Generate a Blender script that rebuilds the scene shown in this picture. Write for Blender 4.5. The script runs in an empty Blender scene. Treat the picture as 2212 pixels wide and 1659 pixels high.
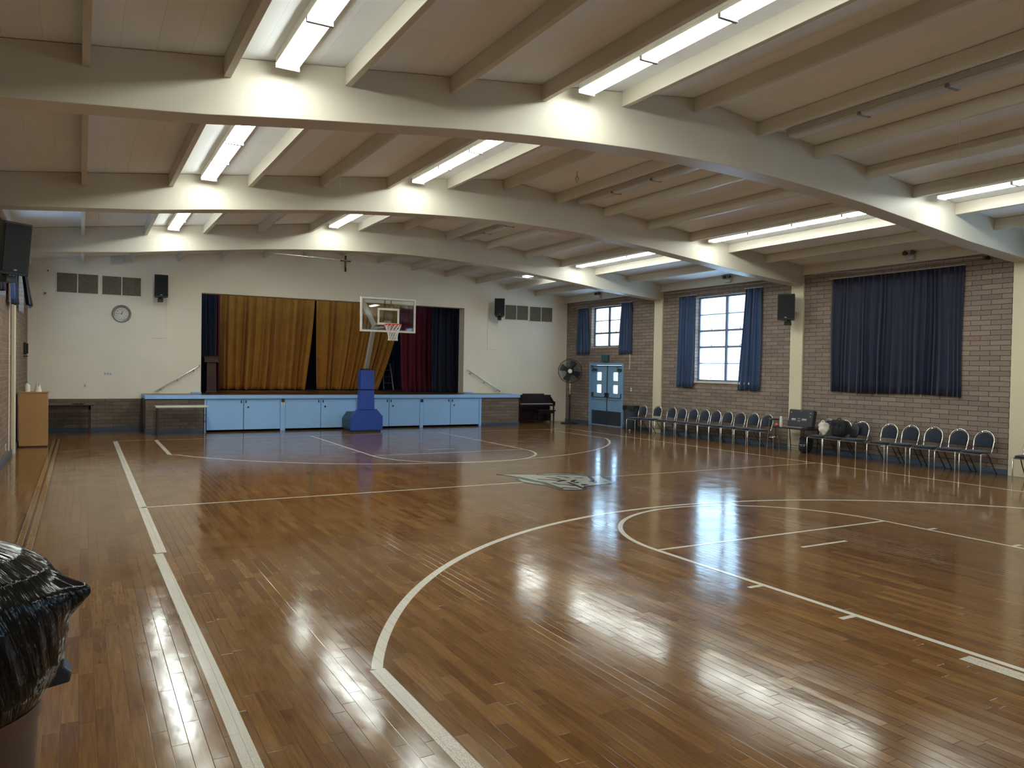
import bpy, bmesh, math, random
from mathutils import Vector, Matrix, noise as mnoise
random.seed(7)
S = bpy.context.scene
COL = S.collection
PI = math.pi

# ------------------------------------------------------------------ camera
F_PX = 1663.67
YAW, PITCH, ROLL = math.radians(29.272), math.radians(1.1363), math.radians(0.9788)
fwd = Vector((math.sin(YAW)*math.cos(PITCH), math.cos(YAW)*math.cos(PITCH), -math.sin(PITCH)))
right = Vector((math.cos(YAW), -math.sin(YAW), 0)); up = right.cross(fwd)
r2 = right*math.cos(ROLL) + up*math.sin(ROLL)
u2 = -right*math.sin(ROLL) + up*math.cos(ROLL)
cd = bpy.data.cameras.new('camera'); cam = bpy.data.objects.new('camera', cd); COL.objects.link(cam)
mm = Matrix((r2, u2, -fwd)).transposed().to_4x4(); mm.translation = Vector((0, 0, 1.95))
cam.matrix_world = mm
cd.sensor_width = 36; cd.lens = F_PX/2212*36; cd.clip_start = 0.05; cd.clip_end = 200
S.camera = cam

# ------------------------------------------------------------------ world (overcast daylight beyond the windows)
w = bpy.data.worlds.new('daylight'); S.world = w; w.use_nodes = True
nt = w.node_tree; nt.nodes.clear()
wo = nt.nodes.new('ShaderNodeOutputWorld'); bg = nt.nodes.new('ShaderNodeBackground')
bg.inputs[0].default_value = (0.47, 0.73, 1.0, 1); bg.inputs[1].default_value = 4.4
nt.links.new(bg.outputs[0], wo.inputs[0])

S.view_settings.view_transform = 'Standard'; S.view_settings.look = 'None'
S.view_settings.gamma = 1; S.view_settings.use_curve_mapping = False
S.view_settings.exposure = 0.95
cy = S.cycles; cy.use_adaptive_sampling = True; cy.adaptive_threshold = 0.018; cy.max_bounces = 7; cy.diffuse_bounces = 4; cy.glossy_bounces = 3; cy.transmission_bounces = 4; cy.transparent_max_bounces = 8; cy.sample_clamp_indirect = 8
LAMP = 17.0          # radiance of the fluorescent diffusers

# ------------------------------------------------------------------ dimensions
XL, XR = -1.25, 16.10
YB, YW = -2.9, 24.53       # rear end of hall (behind camera), stage wall
YS = 23.22                 # stage front
ZS = 1.057                 # stage deck
XC = 7.42                  # ridge
FR = [(-2.9, -2.55), (2.65, 3.0), (8.1, 8.45), (13.55, 13.9), (19.0, 19.35)]   # roof frames
def zdeck(x): return 5.72 - 0.119*abs(x-XC)

# ------------------------------------------------------------------ materials
class NT:
    def __init__(s, name):
        s.m = bpy.data.materials.new(name); s.m.use_nodes = True; s.t = s.m.node_tree
        s.p = s.t.nodes['Principled BSDF']; s.out = s.t.nodes['Material Output']
    def n(s, typ, **kw):
        nd = s.t.nodes.new(typ)
        for k, v in kw.items(): setattr(nd, k, v)
        return nd
    def l(s, a, b): s.t.links.new(a, b)
    def set(s, nd, i, v):
        if hasattr(v, 'is_linked') or hasattr(v, 'links'): s.l(v, nd.inputs[i])
        else: nd.inputs[i].default_value = v
    def math(s, op, a, b=0.0, c=None):
        nd = s.n('ShaderNodeMath', operation=op); s.set(nd, 0, a); s.set(nd, 1, b)
        if c is not None: s.set(nd, 2, c)
        return nd.outputs[0]
    def mix(s, f, a, b, bt='MIX'):
        nd = s.n('ShaderNodeMix', data_type='RGBA', blend_type=bt)
        s.set(nd, 0, f); s.set(nd, 6, a); s.set(nd, 7, b); return nd.outputs[2]
    def pos(s):
        g = s.n('ShaderNodeNewGeometry'); return g.outputs['Position']
    def objco(s):
        g = s.n('ShaderNodeTexCoord'); return g.outputs['Object']
    def sep(s, v):
        x = s.n('ShaderNodeSeparateXYZ'); s.l(v, x.inputs[0]); return x.outputs
    def comb(s, x=0.0, y=0.0, z=0.0):
        c = s.n('ShaderNodeCombineXYZ'); s.set(c, 0, x); s.set(c, 1, y); s.set(c, 2, z); return c.outputs[0]
    def noise(s, v, scale, detail=2.0, rough=.5):
        nd = s.n('ShaderNodeTexNoise'); s.l(v, nd.inputs['Vector']); nd.inputs['Scale'].default_value = scale
        nd.inputs['Detail'].default_value = detail; nd.inputs['Roughness'].default_value = rough
        return nd.outputs['Fac']
    def ramp(s, f, stops):
        nd = s.n('ShaderNodeValToRGB'); s.l(f, nd.inputs[0]); e = nd.color_ramp.elements
        while len(e) < len(stops): e.new(.5)
        for el, (p, c) in zip(e, stops): el.position = p; el.color = (*c, 1)
        return nd.outputs[0]
    def bump(s, h, strength=1.0, dist=1.0):
        nd = s.n('ShaderNodeBump'); s.l(h, nd.inputs['Height']); nd.inputs['Strength'].default_value = strength
        nd.inputs['Distance'].default_value = dist; s.l(nd.outputs[0], s.p.inputs['Normal']); return nd
def c4(c): return (c[0], c[1], c[2], 1)
def srgb(r, g, b):
    f = lambda v: (v/255/12.92) if v/255 <= .04045 else ((v/255+.055)/1.055)**2.4
    return (f(r), f(g), f(b))
def flat(name, col, rough=.6, metal=0.0, var=.06, scale=6.0, spec=.5, coat=0.0):
    k = NT(name); p = k.p
    nz = k.noise(k.objco(), scale, 3)
    lo = tuple(c*(1-var) for c in col); hi = tuple(min(1, c*(1+var)) for c in col)
    k.l(k.ramp(nz, [(.3, lo), (.7, hi)]), p.inputs['Base Color'])
    p.inputs['Roughness'].default_value = rough; p.inputs['Metallic'].default_value = metal
    p.inputs['Specular IOR Level'].default_value = spec; p.inputs['Coat Weight'].default_value = coat
    return k.m
def paint(name, col, rough=.55, bumpy=.0006, var=.05):
    k = NT(name); P = k.pos(); a = k.noise(P, .8, 4); b = k.noise(P, 55, 2)
    lo = tuple(c*(1-var) for c in col); hi = tuple(min(1, c*(1+var)) for c in col)
    k.l(k.ramp(a, [(.3, lo), (.7, hi)]), k.p.inputs['Base Color']); k.p.inputs['Roughness'].default_value = rough
    k.p.inputs['Specular IOR Level'].default_value = .35
    k.bump(k.math('MULTIPLY', b, bumpy)); return k.m
def brick(name, ax, c1, c2, mortar, wet=.75):
    k = NT(name); x, y, z = k.sep(k.pos())
    v = k.comb(y if ax == 'Y' else x, z, 0.0)
    b = k.n('ShaderNodeTexBrick'); k.l(v, b.inputs['Vector'])
    b.offset = .5; b.inputs['Scale'].default_value = 1
    b.inputs['Brick Width'].default_value = .405; b.inputs['Row Height'].default_value = .1035
    b.inputs['Mortar Size'].default_value = .0055; b.inputs['Mortar Smooth'].default_value = .3
    b.inputs['Color1'].default_value = c4(c1); b.inputs['Color2'].default_value = c4(c2); b.inputs['Mortar'].default_value = c4(mortar)
    nz = k.noise(k.pos(), 40, 4, .7); big = k.noise(k.pos(), .7, 3)
    c = k.mix(1.0, b.outputs['Color'], k.ramp(nz, [(.25, (.62, .62, .62)), (.75, (1.25, 1.25, 1.25))]), 'MULTIPLY')
    c = k.mix(1.0, c, k.ramp(big, [(.3, (.88, .9, .93)), (.7, (1.08, 1.03, 1.0))]), 'MULTIPLY')
    k.l(c, k.p.inputs['Base Color']); k.p.inputs['Roughness'].default_value = wet
    h = k.math('ADD', k.math('MULTIPLY', b.outputs['Fac'], -.008), k.math('MULTIPLY', nz, .004)); k.bump(h)
    return k.m
def plank_fields(k, W, L, gw):
    x, y, z = k.sep(k.pos())
    xs = k.math('DIVIDE', x, W); colid = k.math('FLOOR', xs); fx = k.math('FRACT', xs)
    wn = k.n('ShaderNodeTexWhiteNoise', noise_dimensions='1D'); k.l(colid, wn.inputs['W'])
    ys = k.math('ADD', k.math('DIVIDE', y, L), k.math('MULTIPLY', wn.outputs['Value'], 9.7))
    rowid = k.math('FLOOR', ys); fy = k.math('FRACT', ys)
    w2 = k.n('ShaderNodeTexWhiteNoise', noise_dimensions='2D'); k.l(k.comb(colid, rowid, 0.0), w2.inputs['Vector'])
    ex = k.math('MULTIPLY', k.math('SUBTRACT', .5, k.math('ABSOLUTE', k.math('SUBTRACT', fx, .5))), W)
    ey = k.math('MULTIPLY', k.math('SUBTRACT', .5, k.math('ABSOLUTE', k.math('SUBTRACT', fy, .5))), L)
    e = k.math('MINIMUM', ex, ey)
    g = k.n('ShaderNodeMapRange'); k.l(e, g.inputs[0]); g.inputs[1].default_value = 0; g.inputs[2].default_value = gw
    g.inputs[3].default_value = 1; g.inputs[4].default_value = 0
    return x, y, fx, colid, rowid, w2, g.outputs[0]
def floor_mat(name, painted=None, worn=False):
    k = NT(name)
    x, y, fx, cid, rid, w2, gap = plank_fields(k, .0826, .74, .0020)
    rnd = w2.outputs['Value']; rc = k.sep(w2.outputs['Color'])
    gv = k.comb(k.math('MULTIPLY', x, 55), k.math('ADD', k.math('MULTIPLY', y, 3.0), k.math('MULTIPLY', rnd, 40)), 0.0)
    grain = k.noise(gv, 1.0, 5, .62)
    blot = k.noise(k.comb(k.math('MULTIPLY', x, 5), k.math('ADD', k.math('MULTIPLY', y, 2.2), k.math('MULTIPLY', rnd, 17)), 0.0), 1.0, 4, .6)
    if painted is None:
        base = k.ramp(rnd, [(0.0, (.138, .062, .019)), (.2, (.166, .078, .025)), (.55, (.188, .092, .030)), (.85, (.205, .103, .034)), (1.0, (.232, .120, .041))])
        c = k.mix(1.0, base, k.ramp(grain, [(.3, (.70, .66, .62)), (.7, (1.20, 1.20, 1.18))]), 'MULTIPLY')
        c = k.mix(1.0, c, k.ramp(blot, [(.25, (.72, .68, .65)), (.42, (.98, .98, .98)), (.8, (1.08, 1.08, 1.06))]), 'MULTIPLY')
        area = k.noise(k.pos(), .35, 2)
        c = k.mix(1.0, c, k.ramp(area, [(.3, (.88, .86, .84)), (.7, (1.1, 1.1, 1.08))]), 'MULTIPLY')
        c = k.mix(k.math('MULTIPLY', gap, .8), c, (.03, .014, .007, 1))
    else:
        wood = (.25, .115, .04, 1)
        c = k.mix(k.ramp(grain, [(.35, (0, 0, 0)), (.7, (.16, .16, .16))]), c4(painted), wood)
        if worn:
            wn = k.noise(k.pos(), 130, 3, .8)
            yy = k.n('ShaderNodeMapRange'); k.l(y, yy.inputs[0]); yy.inputs[1].default_value = 4.3; yy.inputs[2].default_value = 3.5
            yy.inputs[3].default_value = 0; yy.inputs[4].default_value = .55
            f = k.math('MULTIPLY', k.math('GREATER_THAN', wn, .5), yy.outputs[0]); c = k.mix(f, c, wood)
        c = k.mix(k.math('MULTIPLY', gap, .65), c, (.14, .11, .08, 1))
    k.l(c, k.p.inputs['Base Color'])
    rn = k.noise(k.pos(), 2.2, 4)
    rr = k.n('ShaderNodeMapRange'); k.l(rn, rr.inputs[0]); rr.inputs[1].default_value = .3; rr.inputs[2].default_value = .7
    rr.inputs[3].default_value = .09; rr.inputs[4].default_value = .17
    k.l(rr.outputs[0], k.p.inputs['Roughness'])
    k.p.inputs['IOR'].default_value = 1.5; k.p.inputs['Specular IOR Level'].default_value = .40
    tilt = k.math('MULTIPLY', k.math('MULTIPLY', k.math('SUBTRACT', fx, .5), k.math('SUBTRACT', rc[0], .5)), .0006)
    wav = k.math('MULTIPLY', k.noise(k.comb(k.math('MULTIPLY', x, 9), k.math('MULTIPLY', y, 5), 0.0), 1.0, 2), .0010)
    h = k.math('ADD', k.math('ADD', tilt, wav), k.math('MULTIPLY', gap, -.0006))
    k.bump(h, 1.0, 1.0)
    return k.m
def deck_mat(name, col):
    k = NT(name)
    x, y, fx, cid, rid, w2, gap = plank_fields(k, .305, 3.4, .0022)
    nz = k.noise(k.pos(), 60, 3)
    r = k.ramp(w2.outputs['Value'], [(0, tuple(c*.95 for c in col)), (1, tuple(c*1.04 for c in col))])
    k.l(k.mix(k.math('MULTIPLY', gap, .28), r, c4(tuple(c*.5 for c in col))), k.p.inputs['Base Color'])
    k.p.inputs['Roughness'].default_value = .7
    k.bump(k.math('ADD', k.math('MULTIPLY', gap, -.002), k.math('MULTIPLY', nz, .0008)))
    return k.m
def cloth(name, col, rough=.8, sheen=.3, trans=0.0):
    k = NT(name); P = k.objco(); a = k.noise(P, 3, 3); b = k.noise(P, 260, 2)
    k.l(k.ramp(a, [(.3, tuple(c*.88 for c in col)), (.7, tuple(min(1, c*1.12) for c in col))]), k.p.inputs['Base Color'])
    k.p.inputs['Roughness'].default_value = rough; k.p.inputs['Sheen Weight'].default_value = sheen
    k.p.inputs['Specular IOR Level'].default_value = .25
    k.bump(k.math('MULTIPLY', b, .0006))
    if trans:
        t = k.n('ShaderNodeBsdfTranslucent'); t.inputs[0].default_value = c4(tuple(min(1, c*1.6) for c in col))
        m = k.n('ShaderNodeMixShader'); m.inputs[0].default_value = trans
        k.l(k.p.outputs[0], m.inputs[1]); k.l(t.outputs[0], m.inputs[2]); k.l(m.outputs[0], k.out.inputs[0])
    return k.m
def glass_frost(name):
    k = NT(name); x, y, z = k.sep(k.pos())
    st = k.noise(k.comb(k.math('MULTIPLY', y, 16), k.math('MULTIPLY', z, 1.2), 0.0), 1.0, 4)
    bl = k.noise(k.pos(), 2.4, 3)
    tr = k.n('ShaderNodeBsdfTransparent'); tl = k.n('ShaderNodeBsdfTranslucent')
    tl.inputs[0].default_value = (.75, .8, .82, 1)
    g = k.n('ShaderNodeMapRange'); k.l(z, g.inputs[0]); g.inputs[1].default_value = 2.0; g.inputs[2].default_value = 3.6
    g.inputs[3].default_value = 1.0; g.inputs[4].default_value = .80
    v = k.math('MULTIPLY', k.math('ADD', .62, k.math('MULTIPLY', k.math('ADD', st, bl), .34)), g.outputs[0])
    cc = k.comb(k.math('MULTIPLY', v, .97), v, v); k.l(cc, tr.inputs[0])
    m = k.n('ShaderNodeMixShader'); m.inputs[0].default_value = .3
    k.l(tr.outputs[0], m.inputs[1]); k.l(tl.outputs[0], m.inputs[2]); k.l(m.outputs[0], k.out.inputs[0])
    return k.m
def clear_glass(name, tint=(.93, .96, .96)):
    k = NT(name); tr = k.n('ShaderNodeBsdfTransparent'); tr.inputs[0].default_value = c4(tint)
    gl = k.n('ShaderNodeBsdfGlossy'); gl.inputs['Roughness'].default_value = .02
    fr = k.n('ShaderNodeFresnel'); fr.inputs[0].default_value = 1.5
    m = k.n('ShaderNodeMixShader'); k.l(fr.outputs[0], m.inputs[0]); k.l(tr.outputs[0], m.inputs[1]); k.l(gl.outputs[0], m.inputs[2])
    k.l(m.outputs[0], k.out.inputs[0]); return k.m
def mesh_grille(name, c1, c2, sc, ax='X'):
    k = NT(name); x, y, z = k.sep(k.pos())
    h = x if ax == 'X' else y
    a = k.math('SINE', k.math('MULTIPLY', h, sc)); b = k.math('SINE', k.math('MULTIPLY', z, sc*2.2))
    nz = k.noise(k.comb(k.math('MULTIPLY', h, 9), k.math('MULTIPLY', z, 60), 0.0), 1, 4, .7)
    f = k.math('MULTIPLY', k.math('ADD', k.math('MULTIPLY', k.math('ADD', a, b), .12), nz), 1.0)
    k.l(k.ramp(f, [(.35, c1), (.65, c2)]), k.p.inputs['Base Color']); k.p.inputs['Roughness'].default_value = .7
    k.bump(k.math('MULTIPLY', f, .006)); return k.m
def lamp_mat(name, e):
    k = NT(name)
    if e:
        # prismatic acrylic lens around two tubes: brighter over each tube
        x, y, z = k.sep(k.objco())
        u = k.math('ABSOLUTE', x)
        t = k.math('ABSOLUTE', k.math('SUBTRACT', u, .062))
        mr = k.n('ShaderNodeMapRange'); k.l(t, mr.inputs[0]); mr.inputs[1].default_value = .0; mr.inputs[2].default_value = .06
        mr.inputs[3].default_value = 1.15; mr.inputs[4].default_value = .75
        em = k.n('ShaderNodeEmission'); em.inputs[0].default_value = (.93, 1.0, .93, 1)
        k.l(k.math('MULTIPLY', mr.outputs[0], e), em.inputs[1]); k.l(em.outputs[0], k.out.inputs[0])
    else:
        k.p.inputs['Base Color'].default_value = (.62, .62, .60, 1); k.p.inputs['Roughness'].default_value = .25
    return k.m
def bag_mat(name):
    k = NT(name); P = k.objco()
    k.p.inputs['Base Color'].default_value = (.008, .0075, .0075, 1); k.p.inputs['Roughness'].default_value = .12
    k.p.inputs['Specular IOR Level'].default_value = .22
    x, y, z = k.sep(P)
    an = k.math('ADD', k.math('ARCTAN2', y, x), k.math('MULTIPLY', z, 1.1))
    v = k.comb(k.math('MULTIPLY', k.math('COSINE', an), 1.0), k.math('SINE', an), k.math('MULTIPLY', z, .55))
    n1 = k.noise(v, 7, 3, .6); n2 = k.noise(v, 26, 2, .6)
    k.bump(k.math('ADD', k.math('MULTIPLY', n1, .016), k.math('MULTIPLY', n2, .0025)), 1.0, 1.0)
    return k.m

M = {}
M['floor'] = floor_mat('maple_floor')
M['line'] = floor_mat('court_paint', (.66, .62, .54))
M['lineworn'] = floor_mat('court_paint_worn', (.68, .65, .58), True)
M['logo_w'] = floor_mat('emblem_white', (.40, .41, .36)); M['logo_d'] = floor_mat('emblem_navy', (.02, .025, .05)); M['logo_g'] = floor_mat('emblem_green', (.10, .17, .12))
M['inlay_d'] = floor_mat('inlay_dark', (.045, .018, .010)); M['inlay_l'] = floor_mat('inlay_light', (.30, .17, .07))
M['deck'] = deck_mat('ceiling_deck_paint', srgb(238, 242, 246))
M['cream'] = paint('cream_wall_paint', srgb(242, 230, 210))
M['beam'] = paint('beam_paint', srgb(208, 200, 184), .4)
M['pillar'] = paint('pillar_paint', srgb(222, 210, 182), .5)
M['brickR'] = brick('brick_side', 'Y', srgb(156, 139, 126), srgb(134, 118, 107), srgb(72, 60, 52))
M['brickL'] = brick('brick_left', 'Y', srgb(140, 116, 96), srgb(118, 98, 82), srgb(176, 152, 128))  # pale mortar colour carries the grazing light along the left wall
M['brickS'] = brick('brick_stage', 'X', srgb(126, 112, 100), srgb(106, 93, 83), srgb(84, 72, 63))
M['blue'] = paint('light_blue_paint', srgb(150, 192, 240), .4, .0003)
M['bluebase'] = paint('baseboard_blue', srgb(72, 90, 110), .3, .0003, .2)
M['doorblue'] = paint('door_blue', srgb(128, 168, 206), .4, .0003)
M['slate'] = flat('kick_plate', srgb(64, 74, 88), .35, .2)
M['black'] = flat('black_plastic', (.012, .013, .016), .45)
M['grillek'] = mesh_grille('speaker_grille', (.008, .009, .011), (.02, .024, .026), 700)
M['dark'] = flat('dark_void', (.01, .01, .012), .9)
M['steel'] = flat('chrome', (.78, .78, .77), .16, 1.0)
M['grey'] = flat('grey_metal', (.30, .30, .30), .4, .8)
M['dull_and_shaded_steel'] = flat('dark_and_shaded_metal', (.10, .095, .09), .35, .8)  # dark fittings; also the shade on the chairs' chrome rear legs
M['gold'] = cloth('gold_velour', srgb(176, 112, 36), .85, .12)
M['red'] = cloth('wine_velour', srgb(92, 12, 32), .85, .2)
M['navyv'] = cloth('navy_velour', srgb(22, 28, 48), .85, .2)
M['navy'] = cloth('navy_curtain', srgb(26, 32, 58), .5, .3, .04)
M['bluec'] = cloth('blue_curtain', srgb(50, 72, 108), .6, .4, .06)
M['seatf'] = cloth('navy_upholstery', srgb(34, 43, 58), .75, .25)
M['wood'] = flat('walnut', srgb(66, 36, 28), .35, 0, .2, 3)
M['mahog'] = flat('dark_mahogany', srgb(42, 22, 20), .25, 0, .25, 3, .5, .3)
M['lect'] = flat('light_oak', srgb(176, 134, 86), .45, 0, .05, 2)
M['stagefl'] = flat('stage_floor', srgb(88, 60, 44), .3, 0, .2, 2)
M['white'] = flat('white_plastic', srgb(226, 222, 212), .4)
M['tabletop'] = flat('table_laminate', srgb(214, 206, 190), .4)
M['offwhite'] = flat('offwhite_metal', srgb(200, 196, 186), .45)
M['keys'] = flat('piano_keys', srgb(214, 206, 208), .25)
M['royal'] = flat('royal_blue_vinyl', srgb(42, 72, 158), .42, 0, .08, 4)
M['dgreen'] = flat('dark_grey_green_steel', srgb(46, 64, 76), .45)
M['orange'] = flat('rim_red', srgb(214, 60, 50), .4)
M['ball'] = flat('orange_plastic', srgb(220, 96, 70), .5)
M['net'] = flat('net_cord', srgb(232, 226, 220), .8)
M['poleg'] = flat('pole_grey', srgb(178, 172, 168), .35, .3)
M['canm'] = flat('bin_grey', srgb(58, 70, 84), .5)
M['bin'] = flat('bin_brown', srgb(88, 62, 48), .45)
M['bag'] = bag_mat('garbage_bag_plastic')
M['frost'] = glass_frost('frosted_window_glass'); M['clear'] = clear_glass('clear_glass')
M['winframe'] = paint('window_frame_paint', srgb(104, 92, 92), .5)
M['winframeB'] = paint('window_frame_paint_blue', srgb(128, 132, 150), .5)
M['vent'] = mesh_grille('vent_mesh', srgb(88, 76, 62), srgb(134, 120, 102), 160)
M['lampon'] = lamp_mat('fluorescent_lens_lit', LAMP); M['lampoff'] = lamp_mat('fluorescent_lens_off', 0)
M['clock'] = flat('clock_rim', srgb(138, 136, 128), .3, .5); M['face'] = flat('clock_face', srgb(216, 212, 200), .4)
M['teal'] = flat('teal_sign', srgb(44, 92, 96), .5)
M['bagw'] = cloth('canvas_white', srgb(224, 216, 204), .9, .1); M['bagk'] = cloth('black_nylon', srgb(26, 28, 32), .6, .2)
M['fan'] = flat('fan_blade', srgb(60, 66, 74), .4, .3)
M['soot'] = flat('case_black', srgb(52, 54, 60), .6)

# ------------------------------------------------------------------ mesh builder
class MB:
    def __init__(s): s.v = []; s.f = []; s.mi = []
    def add(s, vs, fs, mi=0):
        o = len(s.v); s.v += [tuple(v) for v in vs]; s.f += [tuple(i+o for i in f) for f in fs]; s.mi += [mi]*len(fs); return s
    def box(s, x0, x1, y0, y1, z0, z1, mi=0):
        v = [(x, y, z) for z in (z0, z1) for y in (y0, y1) for x in (x0, x1)]
        return s.add(v, [(0, 2, 3, 1), (4, 5, 7, 6), (0, 1, 5, 4), (2, 6, 7, 3), (0, 4, 6, 2), (1, 3, 7, 5)], mi)
    def obox(s, c, size, R, mi=0):
        hx, hy, hz = [a/2 for a in size]
        v = [Vector(c)+R @ Vector((x, y, z)) for z in (-hz, hz) for y in (-hy, hy) for x in (-hx, hx)]
        return s.add(v, [(0, 2, 3, 1), (4, 5, 7, 6), (0, 1, 5, 4), (2, 6, 7, 3), (0, 4, 6, 2), (1, 3, 7, 5)], mi)
    def tube(s, pts, r, n=10, caps=True, closed=False):
        pts = [Vector(p) for p in pts]; N = len(pts); rs = r if isinstance(r, (list, tuple)) else [r]*N
        rings = []; prev = None
        for i, p in enumerate(pts):
            if closed: t = pts[(i+1) % N]-pts[i-1]
            else: t = pts[min(i+1, N-1)]-pts[max(i-1, 0)]
            t.normalize()
            if prev is None:
                a = Vector((0, 0, 1)) if abs(t.z) < .9 else Vector((1, 0, 0))
                u = t.cross(a).normalized()
            else: u = (prev-t*prev.dot(t)).normalized()
            prev = u; w_ = t.cross(u)
            rings.append([p+(u*math.cos(2*PI*k/n)+w_*math.sin(2*PI*k/n))*rs[i] for k in range(n)])
        vs = [v for rg in rings for v in rg]; fs = []
        for i in range(N if closed else N-1):
            j = (i+1) % N
            for k in range(n):
                fs.append((i*n+k, i*n+(k+1) % n, j*n+(k+1) % n, j*n+k))
        if caps and not closed: fs += [tuple(reversed(range(n))), tuple((N-1)*n+k for k in range(n))]
        return s.add(vs, fs)
    def lathe(s, prof, n=32, c=(0, 0, 0), ax='Z'):
        vs = []; c = Vector(c)
        for r, h in prof:
            for k in range(n):
                a = 2*PI*k/n; p = (r*math.cos(a), r*math.sin(a), h)
                if ax == 'Y': p = (p[0], p[2], p[1])
                if ax == 'X': p = (p[2], p[0], p[1])
                vs.append(c+Vector(p))
        fs = []
        for i in range(len(prof)-1):
            for k in range(n): fs.append((i*n+k, i*n+(k+1) % n, (i+1)*n+(k+1) % n, (i+1)*n+k))
        if prof[0][0] > 1e-6: fs.append(tuple(reversed(range(n))))
        if prof[-1][0] > 1e-6: fs.append(tuple((len(prof)-1)*n+k for k in range(n)))
        return s.add(vs, fs)
    def prism(s, poly, a0, a1, ax='Y', mi=0):
        def P(u, v, a): return {'Y': (u, a, v), 'X': (a, u, v), 'Z': (u, v, a)}[ax]
        n = len(poly); vs = [P(u, v, a0) for u, v in poly]+[P(u, v, a1) for u, v in poly]
        fs = [tuple(reversed(range(n))), tuple(range(n, 2*n))]+[(i, (i+1) % n, n+(i+1) % n, n+i) for i in range(n)]
        return s.add(vs, fs, mi)
    def sheet(s, P, nu, nv, thick, nrm):
        nrm = Vector(nrm)*thick; vs = []
        for side in (0, 1):
            for j in range(nv+1):
                for i in range(nu+1): vs.append(Vector(P(i/nu, j/nv))+nrm*side)
        o = (nu+1)*(nv+1); fs = []; g = lambda i, j: j*(nu+1)+i
        for j in range(nv):
            for i in range(nu):
                q = (g(i, j), g(i+1, j), g(i+1, j+1), g(i, j+1)); fs.append(q); fs.append(tuple(o+a for a in reversed(q)))
        for i in range(nu):
            fs.append((g(i, 0), o+g(i, 0), o+g(i+1, 0), g(i+1, 0))); fs.append((g(i, nv), g(i+1, nv), o+g(i+1, nv), o+g(i, nv)))
        for j in range(nv):
            fs.append((g(0, j), g(0, j+1), o+g(0, j+1), o+g(0, j))); fs.append((g(nu, j), o+g(nu, j), o+g(nu, j+1), g(nu, j+1)))
        return s.add(vs, fs)
    def build(s, name, mat, parent=None, bevel=0.0, smooth=40, recalc=True, seg=2, sub=0):
        me = bpy.data.meshes.new(name); me.from_pydata(s.v, [], s.f)
        mats = mat if isinstance(mat, list) else [mat]
        for m_ in mats: me.materials.append(m_)
        if len(mats) > 1: me.polygons.foreach_set('material_index', s.mi)
        me.update()
        if recalc:
            b = bmesh.new(); b.from_mesh(me); bmesh.ops.recalc_face_normals(b, faces=b.faces); b.to_mesh(me); b.free()
        if smooth:
            me.polygons.foreach_set('use_smooth', [True]*len(me.polygons)); me.set_sharp_from_angle(angle=math.radians(smooth))
        o = bpy.data.objects.new(name, me); COL.objects.link(o)
        if parent: o.parent = parent
        if bevel:
            b = o.modifiers.new('bevel', 'BEVEL'); b.width = bevel; b.segments = seg; b.limit_method = 'ANGLE'; b.angle_limit = math.radians(40)
        if sub:
            q = o.modifiers.new('sub', 'SUBSURF'); q.levels = sub; q.render_levels = sub
        return o
def B(*a): return MB().box(*a)
def T(pts, r, n=10): return MB().tube(pts, r, n)
def tag(o, label, cat, group=None, kind=None):
    o['label'] = label; o['category'] = cat
    if group: o['group'] = group
    if kind: o['kind'] = kind
    return o
def thing(name, label, cat, loc=(0, 0, 0), rz=0.0, group=None):
    o = bpy.data.objects.new(name, None); COL.objects.link(o); o.location = loc; o.rotation_euler = (0, 0, rz)
    o.empty_display_size = .1
    return tag(o, label, cat, group)
def struct(mb, name, mat, parent=None, label=None, **kw):
    o = mb.build(name, mat, parent, **kw)
    if parent is None: o['kind'] = 'structure'
    if label: o['label'] = label
    return o
def dup(root, loc, rz, label, group=None):
    r = root.copy(); COL.objects.link(r); r.location = loc; r.rotation_euler = (0, 0, rz); r['label'] = label
    if group: r['group'] = group
    for ch in list(root.children):
        c = ch.copy(); COL.objects.link(c); c.parent = r
        for g in list(ch.children):
            d = g.copy(); COL.objects.link(d); d.parent = c
    return r
def bez(p0, p1, p2, n=8):
    p0, p1, p2 = Vector(p0), Vector(p1), Vector(p2)
    return [p0*(1-t)**2+p1*2*t*(1-t)+p2*t*t for t in [i/n for i in range(n+1)]]

# ------------------------------------------------------------------ FLOOR with court markings
fl = MB()
fl.add([(XL, YB, 0), (XR, YB, 0), (XR, YW, 0), (XL, YW, 0)], [(0, 1, 2, 3)], 0)
fl.add([(XL, YB, -.15), (XR, YB, -.15), (XR, YW, -.15), (XL, YW, -.15)], [(3, 2, 1, 0)], 0)
ZL = .0012
def strip(pts, wd, mi=1, z=ZL, closed=False):
    pts = [Vector((p[0], p[1], 0)) for p in pts]; L, R_ = [], []; n = len(pts)
    for i, p in enumerate(pts):
        if i == 0: t = pts[1]-p; m = 1
        elif i == n-1: t = p-pts[-2]; m = 1
        else:
            a = (p-pts[i-1]).normalized(); b = (pts[i+1]-p).normalized(); t = a+b; m = 1/max(.5, math.sqrt((1+a.dot(b))/2))
        t.normalize(); nn = Vector((-t.y, t.x, 0))*wd/2*m
        L.append((p.x+nn.x, p.y+nn.y, z)); R_.append((p.x-nn.x, p.y-nn.y, z))
    for i in range(n-1): fl.add([L[i], R_[i], R_[i+1], L[i+1]], [(0, 1, 2, 3)], mi)
def arc(cx, cy, r, a0, a1, n=48): return [(cx+r*math.cos(math.radians(a0+(a1-a0)*i/n)), cy+r*math.sin(math.radians(a0+(a1-a0)*i/n))) for i in range(n+1)]
strip([(.755, 21.30), (.735, 8.6)], .10, 1); strip([(.70, 8.57), (.735, 5.1), (.745, 1.5)], .095, 2, ZL+.0002)
strip([(.72, 21.28), (14.1, 21.28)], .05)
strip([(14.08, 21.28), (14.03, 1.5)], .05)
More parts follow.
